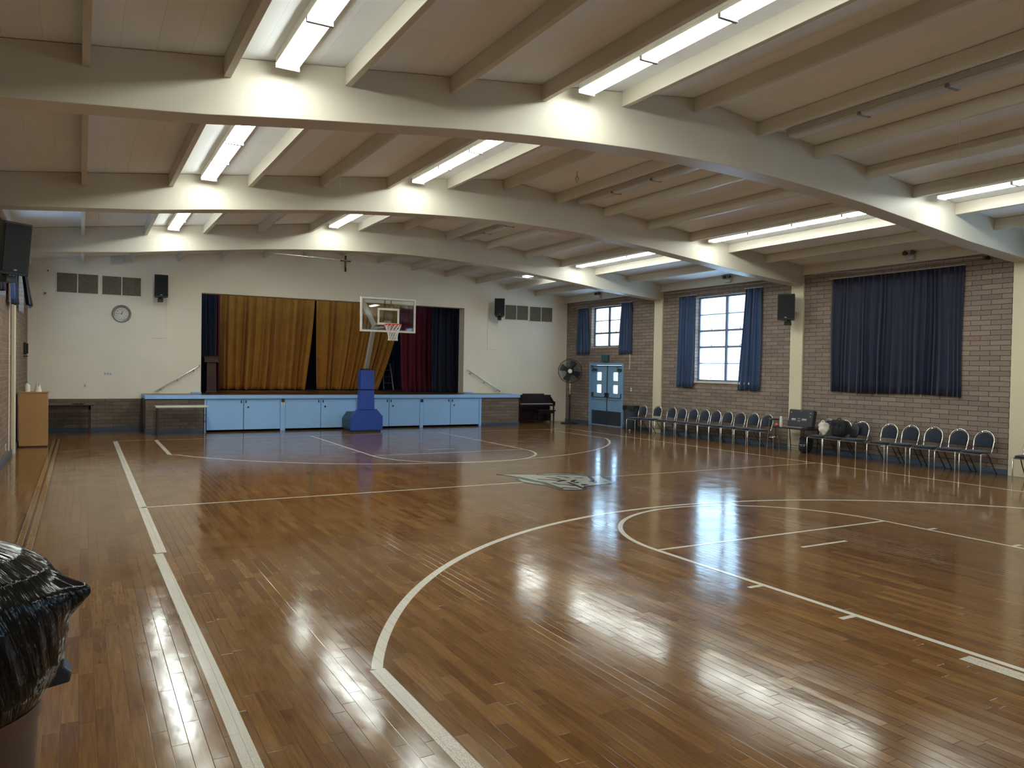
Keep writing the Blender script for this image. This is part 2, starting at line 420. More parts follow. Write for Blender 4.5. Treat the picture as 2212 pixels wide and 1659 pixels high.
strip([(.72, 1.5), (14.0, 1.5)], .05)
strip([(.72, 11.41), (6.86, 11.41)], .05); strip([(8.3, 11.41), (14.05, 11.41)], .04)
# three point lines
a = math.degrees(math.acos(5.75/6.2))
near3 = [(1.675, 1.5), (1.675, 4.70)]; strip(near3, .10, 2)
pn = arc(7.42, 2.38, 6.2, 180-a, a, 96); strip([(1.675, 4.70)]+pn[1:-1], .075, 1, ZL+.0003); strip([(13.17, 4.72), (13.17, 1.5)], .06)
a2 = math.degrees(math.acos(5.75/6.35))
pf = arc(7.42, 20.65, 6.35, 180+a2, 360-a2, 96); strip([(1.665, 21.28), (1.665, 17.8)], .085)
strip([(1.66, 17.75)]+pf[2:-1]+[(13.16, 17.95)], .06, 1, ZL+.0003); strip([(13.16, 17.9), (13.16, 21.28)], .05)
# keys
for s_, y0, yf in ((1, 1.5, 6.5), (-1, 21.28, 16.1)):
    xl, xr = (5.49, 9.38) if s_ == 1 else (5.56, 9.4)
    strip([(xl, y0), (xl, yf)], .06, 1, ZL+.0002); strip([(xr, y0), (xr, yf)], .055, 1, ZL+.0002)
    strip([(xl, yf), (xr, yf)], .05, 1, ZL+.0001)
    cr = (xr-xl)/2
    strip(arc((xl+xr)/2, yf, cr, 0 if s_ == 1 else 180, 180 if s_ == 1 else 360, 64), .06, 1, ZL+.0004)
for yy, ww in ((5.0, .05), (4.03, .05)): strip([(5.30, yy), (5.47, yy)], ww)
strip([(5.36, 3.08), (5.36, 2.55)], .13, 2)
for yy in (5.9, 4.88, 3.3): strip([(9.40, yy), (9.56, yy)], .05)
for yy in (16.9, 17.9, 18.7, 19.7): strip([(5.36, yy), (5.54, yy)], .06); strip([(9.42, yy), (9.6, yy)], .06)
strip([(7.08, 5.91), (7.84, 5.91)], .05); strip([(7.18, 16.8), (7.86, 16.8)], .05)
# inlaid border strip along the left wall
strip([(-.505, 22.2), (-.505, YB+.1)], .20, 6, ZL-.0003)
for xx in (-.553, -.457):
    strip([(xx, 22.2), (xx, YB+.1)], .062, 7, ZL)
    y = 14.0
    while y > 1.2:
        fl.add([(xx-.02, y, ZL+.0004), (xx+.02, y-.012, ZL+.0004), (xx+.02, y-.034, ZL+.0004), (xx-.02, y-.022, ZL+.0004)], [(0, 1, 2, 3)], 6); y -= .062
# painted emblem on the half-way line
OUTL = [(6.684, 12.452), (6.962, 12.359), (7.272, 12.213), (7.375, 12.181), (7.475, 12.192), (7.787, 12.19), (8.012, 12.046), (8.169, 11.805), (8.202, 11.578), (8.452, 11.659), (8.33, 11.357), (8.25, 11.034), (8.124, 10.782), (7.894, 10.657), (7.674, 10.662), (7.39, 10.611), (7.182, 10.331), (7.001, 10.352), (6.824, 10.459), (6.809, 10.65), (6.843, 10.927), (6.723, 11.192), (6.657, 11.44), (6.704, 11.694), (6.87, 12.026), (6.798, 12.254)]
STR = [[(6.879, 12.003), (6.913, 11.607), (6.968, 11.221), (6.912, 10.813), (6.876, 10.541)], [(7.336, 12.115), (7.532, 12.035), (7.832, 12.015), (8.028, 11.832), (8.139, 11.534)], [(7.075, 11.634), (7.203, 11.506), (7.344, 11.354), (7.44, 11.296)], [(7.335, 11.766), (7.431, 11.63), (7.43, 11.44)], [(7.358, 11.103), (7.312, 10.814), (7.214, 10.397)], [(7.219, 11.205), (7.429, 11.347), (7.428, 11.255)], [(7.462, 11.104), (7.569, 11.242), (7.665, 11.295)], [(7.427, 11.029), (7.463, 10.996), (7.566, 11.06)], [(8.115, 11.544), (7.99, 11.255), (7.862, 11.074), (7.752, 10.983)], [(8.278, 11.329), (8.254, 11.146), (8.167, 10.901)], [(7.919, 10.69), (8.101, 10.792)], [(7.083, 11.173), (7.108, 10.987), (7.222, 10.852), (7.245, 10.715)], [(6.938, 10.636), (7.027, 10.558), (7.127, 10.434)], [(7.923, 11.095), (7.779, 10.882)], [(7.482, 10.829), (7.413, 10.686)], [(7.528, 10.81), (7.481, 10.7)]]
GRN = [[(6.824, 11.88), (6.869, 11.533), (6.904, 11.116), (6.848, 10.757), (6.836, 10.478)], [(7.603, 11.804), (7.686, 11.671), (7.659, 11.536)], [(7.779, 11.486), (7.889, 11.49), (7.874, 11.399)], [(8.037, 10.955), (8.044, 10.861)]]
from mathutils.geometry import tessellate_polygon
tri = tessellate_polygon([[Vector((x, y, 0)) for x, y in OUTL]])
fl.add([(x, y, ZL+.0006) for x, y in OUTL], [tuple(t) for t in tri], 3)
for s_ in GRN: strip(s_, .09, 5, ZL+.0012)
for s_ in STR: strip(s_, .07, 4, ZL+.0024)
strip(OUTL+[OUTL[0]], .055, 4, ZL+.0018)
flo = struct(fl, 'floor', [M['floor'], M['line'], M['lineworn'], M['logo_w'], M['logo_d'], M['logo_g'], M['inlay_d'], M['inlay_l']], smooth=0, recalc=False)
flo.data.update()
b_ = bmesh.new(); b_.from_mesh(flo.data)
for f in b_.faces:
    f.normal_update()
    if (f.normal.z < 0) != (f.calc_center_median().z < -.1): f.normal_flip()
b_.to_mesh(flo.data); b_.free()

# ------------------------------------------------------------------ WALLS
def wall_cells(mb, ax, a0, a1, z0, z1, t0, t1, holes):
    A = sorted({a0, a1, *[h[0] for h in holes], *[h[1] for h in holes]}); Z = sorted({z0, z1, *[h[2] for h in holes], *[h[3] for h in holes]})
    for i in range(len(A)-1):
        for j in range(len(Z)-1):
            ca, cz = (A[i]+A[i+1])/2, (Z[j]+Z[j+1])/2
            if any(h[0] < ca < h[1] and h[2] < cz < h[3] for h in holes): continue
            if ax == 'Y': mb.box(t0, t1, A[i], A[i+1], Z[j], Z[j+1])
            else: mb.box(A[i], A[i+1], t0, t1, Z[j], Z[j+1])
    return mb
WS = (21.15, 22.92, 2.78, 4.20)     # window over the doors
WB = (15.25, 17.52, 1.68, 4.18)     # tall window
WC = (9.9, 12.25, 1.68, 4.18)       # behind the closed curtain
WD = (4.4, 6.7, 1.68, 4.18); WE = (-1.1, 1.3, 1.68, 4.18)   # unseen side windows added to let in daylight
DR = (20.97, 22.96, 0.0, 2.20)
struct(wall_cells(MB(), 'Y', YB, YW+.3, 0, 4.72, XR, XR+.30, [WS, WB, WC, WD, WE, DR]), 'wall_right', M['brickR'], smooth=0)
LW1 = (15.75, 17.6, 3.1, 4.2); LW2 = (21.05, 22.9, 3.1, 4.2)
struct(wall_cells(MB(), 'Y', YB, YW+.3, 0, 4.75, XL-.3, XL, [LW1, LW2]), 'wall_left', M['brickL'], smooth=0)
struct(B(XL-.3, XR+.3, YB-.2, YB, 0, 5.9), 'wall_rear', M['cream'], smooth=0)
PX0, PX1, PZ = 3.13, 11.78, 4.05
bw = MB()
wall_cells(bw, 'X', XL, XR, 0, 4.65, YW, YW+.42, [(PX0, PX1, ZS, PZ)])
bw.prism([(XL, 4.65), (XR, 4.65), (XR, zdeck(XR)+.05), (XC, zdeck(XC)+.05), (XL, zdeck(XL)+.05)], YW, YW+.42)
struct(bw, 'wall_stage', M['cream'], smooth=0)
struct(B(XL, 1.6, YW-.035, YW, 0, .91), 'trim_1', M['brickS'], label='low dark brick wainscot left of the stage', smooth=0)
struct(B(13.3, XR, YW-.012, YW, 0, .835), 'trim_2', M['cream'], label='cream panel below the ledge behind the piano', smooth=0, bevel=.003)
# ceiling
cl = MB(); t = .08
cl.prism([(XL-.3, zdeck(XL)-.035), (XC, zdeck(XC)), (XR+.3, zdeck(XR)-.035), (XR+.3, zdeck(XR)+t), (XC, zdeck(XC)+t), (XL-.3, zdeck(XL)+t)], YB-.2, YW+.5)
struct(cl, 'ceiling', M['deck'], smooth=0)
# baseboards
struct(B(XR-.025, XR, YB, 20.93, 0, .10).box(XR-.025, XR, 23.0, YW, 0, .10), 'baseboard_right', M['bluebase'], smooth=0, bevel=.004)
struct(B(XL, XL+.025, YB, YW-.04, 0, .11), 'baseboard_left', M['bluebase'], smooth=0, bevel=.004)
struct(B(XL+.03, 1.54, YW-.06, YW-.036, 0, .10), 'baseboard_stage', M['bluebase'], smooth=0, bevel=.004)
# fascia over side walls
struct(B(XR-.09, XR-.001, YB, YW-.001, 4.47, 4.70).box(XR-.12, XR-.001, YB, YW-.001, 4.45, 4.48), 'trim_3', M['beam'], label='cream fascia board along the top of the brick wall', smooth=0, bevel=.004)
struct(B(XL+.001, XL+.09, YB, YW-.001, 4.47, 4.73), 'trim_4', M['beam'], label='cream fascia board along the top of the left wall', smooth=0, bevel=.004)

# roof frames : pillar + arched beam
def zbot(x):
    d = abs(x-XC)
    K = [(0, 4.885), (1, 4.868), (1.9, 4.825), (2.7, 4.775), (3.6, 4.70), (4.5, 4.60), (5.5, 4.49), (6.45, 4.375), (7.5, 4.29), (8.3, 4.22), (9, 4.19)]
    for (a_, za), (b_, zb) in zip(K, K[1:]):
        if d <= b_: return za+(zb-za)*(d-a_)/(b_-a_)
    return 4.19
wherefr = ['behind the viewer', 'overhead', 'crossing nearest, at the edge of the closed curtain', 'crossing mid-hall, at the loudspeaker pillar', 'crossing farthest, nearest the stage']
for i, (y0, y1) in enumerate(FR):
    if i == 0: continue
    xs = [XL+.001+(XR-XL-.002)*k/60 for k in range(61)]
    poly = [(x, zbot(x)) for x in xs]+[(XR-.001, zdeck(XR)-.04), (XC, zdeck(XC)-.002), (XL+.001, zdeck(XL)-.04)]
    o = MB(); n = len(xs)
    vs = []
    for y in (y0, y1):
        vs += [(x, y, zbot(x)) for x in xs]; vs += [(x, y, zdeck(x)-.004) for x in xs]
    fs = []
    for k in range(n-1):
        fs += [(k, k+1, n+k+1, n+k), (2*n+k, 3*n+k, 3*n+k+1, 2*n+k+1), (k, 2*n+k, 2*n+k+1, k+1), (n+k, n+k+1, 3*n+k+1, 3*n+k)]
    fs += [(0, n, 3*n, 2*n), (n-1, 3*n-1, 4*n-1, 2*n-1)]
    o.add(vs, fs)
    ob = o.build('arched_beam', M['beam'], smooth=30, bevel=.006)
    tag(ob, 'cream arched roof beam '+wherefr[i], 'beam', 'arched roof beams across the hall')
    ob['kind'] = 'structure'
    for side in (0, 1):
        x0, x1 = (XL+.001, XL+.055) if side == 0 else (XR-.055, XR-.001)
        pb = B(x0, x1, y0-.02, y1+.02, 0, 4.25 if side else 4.2).build('pillar', M['pillar'], smooth=0, bevel=.004)
        tag(pb, 'flat cream pilaster on the %s brick wall %s' % ('right' if side else 'left', ['', '', 'at the near end of the closed curtain', 'under the middle roof beam', 'under the roof beam nearest the stage'][i] if i > 1 else 'beside the viewer'), 'pillar', 'cream pilasters')
        pb['kind'] = 'structure'

# purlins between frames
PXS = [-1.19+1.2215*k for k in range(15)]
spans = [(3.0, 8.1), (8.45, 13.55), (13.9, 19.0), (19.35, YW)]
spn = ['in the nearest ceiling bay', 'in the second ceiling bay from the viewer', 'in the third ceiling bay from the viewer', 'in the ceiling bay against the stage wall']
ordn = ['first', 'second', 'third', 'fourth', 'fifth', 'sixth', 'seventh', 'eighth', 'ninth', 'tenth', 'eleventh', 'twelfth', 'thirteenth']
for bi, (y0, y1) in enumerate(spans):
    for k, x in enumerate(PXS[1:-1]):
        if k == 12: x = min(x, 14.9)
        zt = zdeck(x)-.002; wd = .034
        pr = B(x-wd, x+wd, y0+.001, y1-.001, zt-.2, zt-.001).build('purlin', M['beam'], smooth=0, bevel=.003)
        tag(pr, 'painted roof purlin %s, the %s counted from the left wall' % (spn[bi], ordn[k]), 'purlin', 'roof purlins'); pr['kind'] = 'structure'

# ------------------------------------------------------------------ fluorescent lights
def make_light(L, lit, n=4):
    r = thing('ceiling_light', '', 'ceiling light')
    seg = L/n
    hb = MB(); hb.box(-.118, .118, 0, L, .075, .12).box(-.118, -.108, 0, L, .040, .075).box(.108, .118, 0, L, .040, .075); hb.box(-.12, .12, -.012, 0, -.004, .12); hb.box(-.12, .12, L, L+.012, -.004, .12)
    hb.build('housing', M['offwhite'], r, smooth=0, bevel=.003)
    for i in range(n):
        d = MB(); prof = [(-.106, .06), (-.106, .030), (-.085, .005), (0, 0), (.085, .005), (.106, .030), (.106, .06)]
        d.prism(prof, i*seg+.022, (i+1)*seg-.022, 'Y'); d.build('diffuser', M['lampon' if lit else 'lampoff'], r, smooth=30)
        if i: B(-.117, .117, i*seg-.02, i*seg+.02, -.006, .07).build('joiner', M['grey'], r, smooth=0, bevel=.002)
    return r
rows = [(1.80, 1, 'leftmost row'), (5.43, 1, 'second row from left'), (9.07, 0, 'third row'), (12.74, 1, 'rightmost row')]
lspans = [(-2.4, 2.34), (3.18, 7.92), (8.62, 13.36), (14.06, 18.80), (19.5, 24.35)]
lw = ['', 'in the nearest ceiling bay', 'in the second ceiling bay', 'in the third ceiling bay', 'in the farthest ceiling bay']
protoL = {}
for bi, (y0, y1) in enumerate(lspans):
    for ri, (x, lit, rn_) in enumerate(rows):
        if bi == 0 and not lit: continue
        if bi == 0 and ri != 1: continue  # one unseen strip behind the viewer is added to light the hall
        if bi == 4 and not lit: continue
        lab = ('lit' if lit else 'unlit')+' fluorescent strip light, '+rn_+(', '+lw[bi] if bi else ' added unseen behind the viewer for light')
        if bi == 4:
            if 'short' not in protoL:
                lo = protoL['short'] = make_light(2.44, 1, 2); lo.location = (x, y0, zdeck(x)-.135)
                lo['label'] = 'short lit fluorescent strip light, %s, behind the farthest beam' % rn_; lo['group'] = 'fluorescent strip lights'
            else: lo = dup(protoL['short'], (x, y0, zdeck(x)-.135), 0, 'short lit fluorescent strip light, %s, behind the farthest beam' % rn_)
            continue
        if lit not in protoL:
            r = make_light(y1-y0, lit); protoL[lit] = r; r['label'] = lab; r.location = (x, y0, zdeck(x)-.135)
            r['group'] = 'fluorescent strip lights'
            lo = r
        else: lo = dup(protoL[lit], (x, y0, zdeck(x)-.135), 0, lab)
# ------------------------------------------------------------------ windows
def window(name, Y0, Y1, Z0, Z1, rows_, xo, xi, mat, sashes, lab, sgn=1):
    f = MB(); t = .045
    f.box(xo, xi, Y0, Y1, Z0, Z0+t).box(xo, xi, Y0, Y1, Z1-t, Z1).box(xo, xi, Y0, Y0+t, Z0+t, Z1-t).box(xo, xi, Y1-t, Y1, Z0+t, Z1-t)
    ym = (Y0+Y1)/2; f.box(xo-.005, xi+.005, ym-.045, ym+.045, Z0+t, Z1-t)
    o = f.build(name, mat, smooth=0, bevel=.004); o['kind'] = 'structure'; o['label'] = lab
    h = (Z1-Z0-t*2)/rows_
    for j in range(1, rows_):
        th = .028 if j in sashes else .012
        for (a_, b_) in ((Y0+t, ym-.045), (ym+.045, Y1-t)):
            B(xo+.01, xi-.01, a_, b_, Z0+t+h*j-th, Z0+t+h*j+th).build('glazing_bar', mat, o, smooth=0)
    xm = (xo+xi)/2
    for j in range(rows_):
        for (a_, b_) in ((Y0+t, ym-.045), (ym+.045, Y1-t)):
            B(xm-.003, xm+.003, a_, b_, Z0+t+h*j, Z0+t+h*(j+1)).build('pane', M['frost'], o, smooth=0)
    xin = xi if sgn > 0 else xo
    for (a_, b_) in ((Y0+t, ym-.045), (ym+.045, Y1-t)):
        for zz in [Z0+t+h*j for j in sashes]+([Z0+t] if rows_ > 3 else []):
            c = (a_+b_)/2
            MB().tube([(xm-.05*sgn, c, zz+.02), (xm-.07*sgn, c, zz+.05), (xm-.05*sgn, c-.03, zz+.065)], .012, 6).build('latch', M['black'], o)
    return o
window('window_1', *WS, 3, XR+.14, XR+.20, M['winframe'], [1], 'frosted steel window of six panes above the blue double doors')
window('window_2', *WB, 5, XR+.14, XR+.20, M['winframeB'], [3, 2], 'tall bright frosted window of ten panes between open blue curtains')
window('window_3', *WC, 5, XR+.14, XR+.20, M['winframeB'], [3, 2], 'window hidden behind the closed navy curtain')
window('added_window_6', *WD, 5, XR+.14, XR+.20, M['winframeB'], [3, 2], 'unseen tall frosted window added for daylight beyond the right picture edge')
window('added_window_7', *WE, 5, XR+.14, XR+.20, M['winframeB'], [3, 2], 'unseen tall frosted window added for daylight beside the viewer')
window('window_4', *LW1, 2, XL-.20, XL-.14, M['winframeB'], [1], 'high window on the left wall between navy curtains', -1)
window('window_5', *LW2, 2, XL-.20, XL-.14, M['winframeB'], [1], 'high window on the left wall in the corner by the stage', -1)
# sills
struct(B(XR-.02, XR+.14, WS[0], WS[1], WS[2]-.03, WS[2]+.0), 'trim_5', M['beam'], label='sill of the window over the doors', smooth=0, bevel=.003)
struct(B(XR-.03, XR+.14, WB[0], WB[1], WB[2]-.06, WB[2]), 'trim_6', M['beam'], label='sill of the tall bright window', smooth=0, bevel=.003)

# ------------------------------------------------------------------ double doors
def doors():
    y0, y1, z1 = DR[0], DR[1], DR[3]; t = .075
    fr = MB().box(XR-.03, XR+.16, y0, y0+t, 0, z1).box(XR-.03, XR+.16, y1-t, y1, 0, z1).box(XR-.03, XR+.16, y0+t, y1-t, z1-t, z1)
    f = fr.build('trim_7', M['doorblue'], smooth=0, bevel=.004); f['kind'] = 'structure'; f['label'] = 'light blue steel frame around the double doors'
    ym = (y0+y1)/2
    xs0, xs1 = XR+.05, XR+.095
    for di, (a_, b_) in enumerate(((ym+.004, y1-t-.004), (y0+t+.004, ym-.004))):
        c = (a_+b_)/2; hs = []
        off = (.02 if di == 0 else -.02)
        lites = [(c-.13+off, c+.13+off, 1.59, 1.88), (c-.13+off, c+.13+off, 1.15, 1.44)]
        d = wall_cells(MB(), 'Y', a_, b_, .012, z1-t-.004, xs0, xs1, lites).build('door_%d' % (di+1), M['doorblue'], smooth=0)
        d['kind'] = 'structure'; d['label'] = ('left' if di == 0 else 'right')+' leaf of the light blue double doors with two small lites'
        for l in lites:
            B(xs0+.02, xs0+.026, *l).build('pane', M['frost'], d, smooth=0)
            g = .018; q = MB().box(xs0-.008, xs0, l[0]-g, l[1]+g, l[3], l[3]+g).box(xs0-.008, xs0, l[0]-g, l[1]+g, l[2]-g, l[2]).box(xs0-.008, xs0, l[0]-g, l[0], l[2], l[3]).box(xs0-.008, xs0, l[1], l[1]+g, l[2], l[3])
            q.build('pane_frame', M['doorblue'], d, smooth=0)
        B(xs0-.004, xs0, a_+.01, b_-.01, .03, .52).build('kick_plate', M['slate'], d, smooth=0)
        B(xs0-.004, xs0, a_+.05, b_-.05, .93, .955).build('door_seam', M['doorblue'], d, smooth=0, bevel=.002)
        pb = MB(); zb = 1.0
        pb.tube([(xs0-.01, a_+.06, zb+.06), (xs0-.075, a_+.09, zb), (xs0-.085, c, zb-.005), (xs0-.075, b_-.09, zb), (xs0-.01, b_-.06, zb+.06)], .014, 8)
        pb.box(xs0-.05, xs0, a_+.03, a_+.10, zb+.0, zb+.16).box(xs0-.05, xs0, b_-.10, b_-.03, zb+.0, zb+.16)
        pb.build('push_bar', M['dull_and_shaded_steel'], d, smooth=40)
        cz = z1-t-.17; yy = (b_-.3) if di == 0 else (a_+.05)
        cb = MB().box(xs0-.06, xs0, yy, yy+.25, cz-.03, cz+.05).tube([(xs0-.03, yy+.12, cz+.05), (xs0-.16, yy+.16, cz+.1), (xs0-.02, yy+.22, cz+.13)], .01, 6)
        cb.build('door_closer', M['dull_and_shaded_steel'], d, smooth=30)
    # astragal
    B(xs0-.012, xs0, ym-.022, ym+.022, .012, z1-t-.004).build('trim_8', M['slate'], smooth=0)['kind'] = 'structure'
    # dim daylight seen only through lites; threshold
    struct(B(XR-.0, XR+.16, y0+t, y1-t, -.02, .008), 'trim_9', M['grey'], label='metal threshold under the double doors', smooth=0)
doors()

# ------------------------------------------------------------------ curtains on the walls
def wall_curtain(name, label, Yt0, Yt1, Yb0, Yb1, zt, zb, mat, n, amp, x0, sgn=-1, group='window curtains', seed=0, flare=0.0, lean=0.0):
    r = thing(name, label, 'curtain', (x0, (Yt0+Yt1)/2, zb), 0, group)
    cy = (Yt0+Yt1)/2
    def P(u, v):           # v 0 top ..1 bottom
        uu = u+.012*math.sin(u*37+seed)
        y0 = Yt0+(Yb0-Yt0)*v; y1 = Yt1+(Yb1-Yt1)*v
        y = y0+(y1-y0)*u+.012*math.sin(v*5+u*20+seed)
        ph = 2*PI*n*uu+.6*math.sin(v*2.2+seed+u*6)
        a_ = amp*(.55+.45*v)*(1+.35*math.sin(u*17+seed*2))
        x = sgn*(amp*1.2+a_*math.sin(ph)+.25*a_*math.sin(2.3*ph+seed)+flare*v+lean*v*math.sin(u*PI))
        z = zt+(zb-zt)*v+(.012*math.sin(u*9+seed) if v > .99 else 0)
        return (x, y-cy, z-zb)
    MB().sheet(P, max(24, int(n*12)), 14, .004, (sgn, 0, 0)).build('drape', mat, r, smooth=180)
    T([(sgn*.06, min(Yt0, Yt1)-cy-.05, zt-zb+.012), (sgn*.06, max(Yt0, Yt1)-cy+.05, zt-zb+.012)], .011, 8).build('rod', M['offwhite'], r)
    return r
wall_curtain('curtain', 'blue curtain panel at the left side of the tall bright window', 17.46, 18.18, 17.5, 18.25, 4.24, 1.48, M['bluec'], 5, .035, XR-.01, seed=1)
wall_curtain('curtain', 'blue curtain panel drawn slanting over the right side of the tall bright window', 14.9, 15.46, 14.9, 15.72, 4.26, 1.47, M['bluec'], 5, .035, XR-.01, seed=2)
wall_curtain('curtain', 'narrow blue curtain panel left of the window over the doors', 23.1, 23.72, 22.95, 23.82, 4.2, 2.53, M['bluec'], 4, .04, XR-.01, seed=3)
wall_curtain('curtain', 'narrow blue curtain panel right of the window over the doors', 20.55, 21.12, 20.5, 21.27, 4.24, 2.53, M['bluec'], 4, .04, XR-.01, seed=4)
wall_curtain('curtain', 'wide closed navy curtain covering the near window on the brick wall', 9.46, 12.69, 9.46, 12.71, 4.265, 1.53, M['navy'], 24, .03, XR-.01, seed=5)
wall_curtain('curtain', 'navy curtain panel nearest the viewer on the left wall below the loudspeaker', 15.05, 15.75, 15.0, 15.8, 4.25, 3.12, M['navy'], 4, .05, XL+.01, 1, seed=6)
wall_curtain('curtain', 'middle navy curtain panel high on the left wall', 17.5, 18.2, 17.45, 18.3, 4.25, 3.05, M['navy'], 4, .05, XL+.01, 1, seed=7, flare=.05)
wall_curtain('curtain', 'billowing navy curtain panel high on the left wall nearest the stage', 20.5, 21.15, 20.3, 21.5, 4.25, 3.2, M['navy'], 4, .05, XL+.01, 1, seed=8, flare=.16)

# ------------------------------------------------------------------ STAGE
st = MB()
st.box(PX0-.0, PX1, YW-.001, 30.3, ZS-.04, ZS)                       # deck inside
struct(st, 'floor_stage', M['stagefl'], smooth=0)
apr = MB(); XS0, XS1 = 1.56, 13.30
apr.box(XS0, XS1, YS+.02, YW-.002, ZS-.06, ZS-.001)
struct(apr, 'floor_stage_apron', M['stagefl'], smooth=0)
struct(B(XS0-.03, XS1+.03, YS-.045, YS+.02, ZS-.105, ZS).box(XS0-.03, XS0, YS+.02, YW-.003, ZS-.105, ZS).box(XS1, XS1+.03, YS+.02, YW-.003, ZS-.105, ZS), 'trim_10', M['blue'], label='light blue nosing board around the stage edge', smooth=0, bevel=.006)
struct(B(PX0-.28, PX0, YW-.10, YW-.002, ZS+.001, ZS+.045), 'trim_11', M['blue'], label='small blue step at the left of the stage opening', smooth=0, bevel=.004)
struct(B(PX1, PX1+.34, YW-.10, YW-.002, ZS+.001, ZS+.045), 'trim_12', M['blue'], label='small blue step at the right of the stage opening', smooth=0, bevel=.004)
struct(B(XS0, 3.06, YS, YS+.2, 0, ZS-.06).box(XS0, XS0+.15, YS+.2, YW-.04, 0, ZS-.06), 'wall_stage_front_left', M['brickS'], smooth=0)
struct(B(11.84, XS1, YS, YS+.2, 0, ZS-.06).box(XS1-.15, XS1, YS+.2, YW-.02, 0, ZS-.06), 'wall_stage_front_right', M['brickS'], smooth=0)
struct(B(XS0-.02, 3.06, YS-.018, YS, 0, .085), 'baseboard_stage_left', M['bluebase'], smooth=0, bevel=.003)
struct(B(11.84, XS1+.02, YS-.018, YS, 0, .085), 'baseboard_stage_right', M['bluebase'], smooth=0, bevel=.003)
struct(B(3.06, 11.84, YS+.3, YS+.34, 0, ZS-.06), 'wall_under_stage', M['dark'], smooth=0)
# posts and rail between storage doors
po = MB()
for a_, b_ in ((3.06, 3.115), (5.17, 5.31), (7.48, 7.62), (9.61, 9.72), (11.76, 11.84)): po.box(a_, b_, YS-.012, YS+.06, 0, ZS-.105)
po.box(3.06, 11.84, YS-.008, YS+.06, ZS-.135, ZS-.105)
struct(po, 'trim_13', M['blue'], label='light blue posts and rail framing the stage storage doors', smooth=0, bevel=.003)
sd = [(3.12, 4.12), (4.13, 5.165), (5.315, 6.37), (6.38, 7.475), (7.625, 8.55), (8.56, 9.605), (9.725, 10.69), (10.70, 11.755)]
for i, (a_, b_) in enumerate(sd):
    lab = 'light blue plywood storage door under the stage, %s from the left' % ordn[i]
    d = thing('storage_door', lab, 'door', (a_, YS, .06), 0, 'storage doors under the stage')
    pl_ = B(.003, b_-a_-.003, 0, .02, 0, ZS-.20).build('panel', M['blue'], d, smooth=0, bevel=.002)
    xl = (b_-a_-.06) if i % 2 == 0 else .06
    MB().box(xl-.018, xl+.018, -.012, 0, ZS-.295, ZS-.215).build('latch', M['dull_and_shaded_steel'], pl_, smooth=0, bevel=.003)
    if i % 2: MB().lathe([(0, -.03), (.022, -.03), (.026, -.02), (.012, -.008), (.012, 0)], 16, (.12, 0, ZS-.41), 'Y').build('knob', M['black'], pl_)
for i, (x, z, m_, nm) in enumerate(((5.24, .80, 'white', 'white'), (5.24, .895, 'black', 'black'), (7.55, .80, 'black', 'black'), (9.67, .87, 'black', 'black'))):
    o = thing('outlet', ['white electrical outlet plate on the left stage-front post', 'black socket just above the white outlet on the stage front', 'tall black electrical outlet on the middle stage-front post', 'black socket on the right stage-front post'][i], 'outlet', (x, YS-.012, z))
    hh = .055 if i != 2 else .09
    B(-.045, .045, -.012, 0, -hh, hh*.8).build('plate', M[m_], o, smooth=0, bevel=.003)
    for dz in (-.025, .02): B(-.022, .022, -.015, -.012, dz-.008, dz+.008).build('socket', M['slate'], o, smooth=0)
# stage house
sh = MB(); sh.box(1.0, 14.0, 30.2, 30.4, .9, 6.2)
struct(sh, 'wall_stage_back', M['dark'], smooth=0)
struct(B(.9, 1.1, YW+.43, 30.2, .9, 6.2), 'wall_stage_left', M['dark'], smooth=0)
struct(B(13.9, 14.1, YW+.43, 30.2, .9, 6.2), 'wall_stage_right', M['dark'], smooth=0)
struct(B(.9, 14.1, YW+.43, 30.4, 6.2, 6.3), 'ceiling_stage', M['dark'], smooth=0)
struct(B(1.1, PX0, YW+.43, 30.2, ZS-.05, ZS).box(PX1, 13.9, YW+.43, 30.2, ZS-.05, ZS), 'floor_stage_wings', M['stagefl'], smooth=0)

def stage_curtain(name, label, X0, X1, Y, zt, zb, mat, n, amp, botx=None, seed=0, sweep=None, pool=0.0):
    r = thing(name, label, 'curtain', ((X0+X1)/2, Y, zb), 0, 'stage curtains'); cx = (X0+X1)/2
    bx0, bx1 = botx or (X0, X1)
    def P(u, v):
        e = v*v
        x0 = X0+(bx0-X0)*e; x1 = X1+(bx1-X1)*(v**1.9)
        if sweep: x1 = X1+(sweep-X1)*(max(0, v-.28)/.72)**1.7
        x = x0+(x1-x0)*u+.025*math.sin(u*31+seed)
        x += pool*math.sin(u*9+seed)*v**3
        ph = 2*PI*n*u+1.3*math.sin(v*1.7+u*5+seed)*v
        a_ = amp*(.5+.7*v)*(1+.4*math.sin(u*23+seed))
        y = a_*math.sin(ph)+.4*a_*math.sin(1.7*ph+seed)-.10*v**8*(1+.6*math.sin(u*40))
        return (x-cx, y, zt-zb+(0-(zt-zb))*v+(.015+.012*math.sin(u*50) if v > .985 else 0))
    MB().sheet(P, int(n*10), 28, .006, (0, 1, 0)).build('drape', mat, r, smooth=180)
    return r
ZTop = 5.7
stage_curtain('stage_curtain', 'left gold velour stage curtain panel', 4.15, 7.42, 27.9, ZTop, ZS+.01, M['gold'], 15, .075, (4.05, 7.08), 1, pool=.06)
stage_curtain('stage_curtain', 'right gold velour stage curtain panel, swept open at its lower right', 7.45, 10.68, 27.9, ZTop, ZS+.01, M['gold'], 15, .07, (7.45, 9.85), 3, sweep=9.72)
stage_curtain('stage_curtain', 'wine red curtain leg right of the gold curtains', 9.93, 11.35, 25.95, ZTop, ZS+.01, M['red'], 7, .06, (10.02, 11.3), 4)
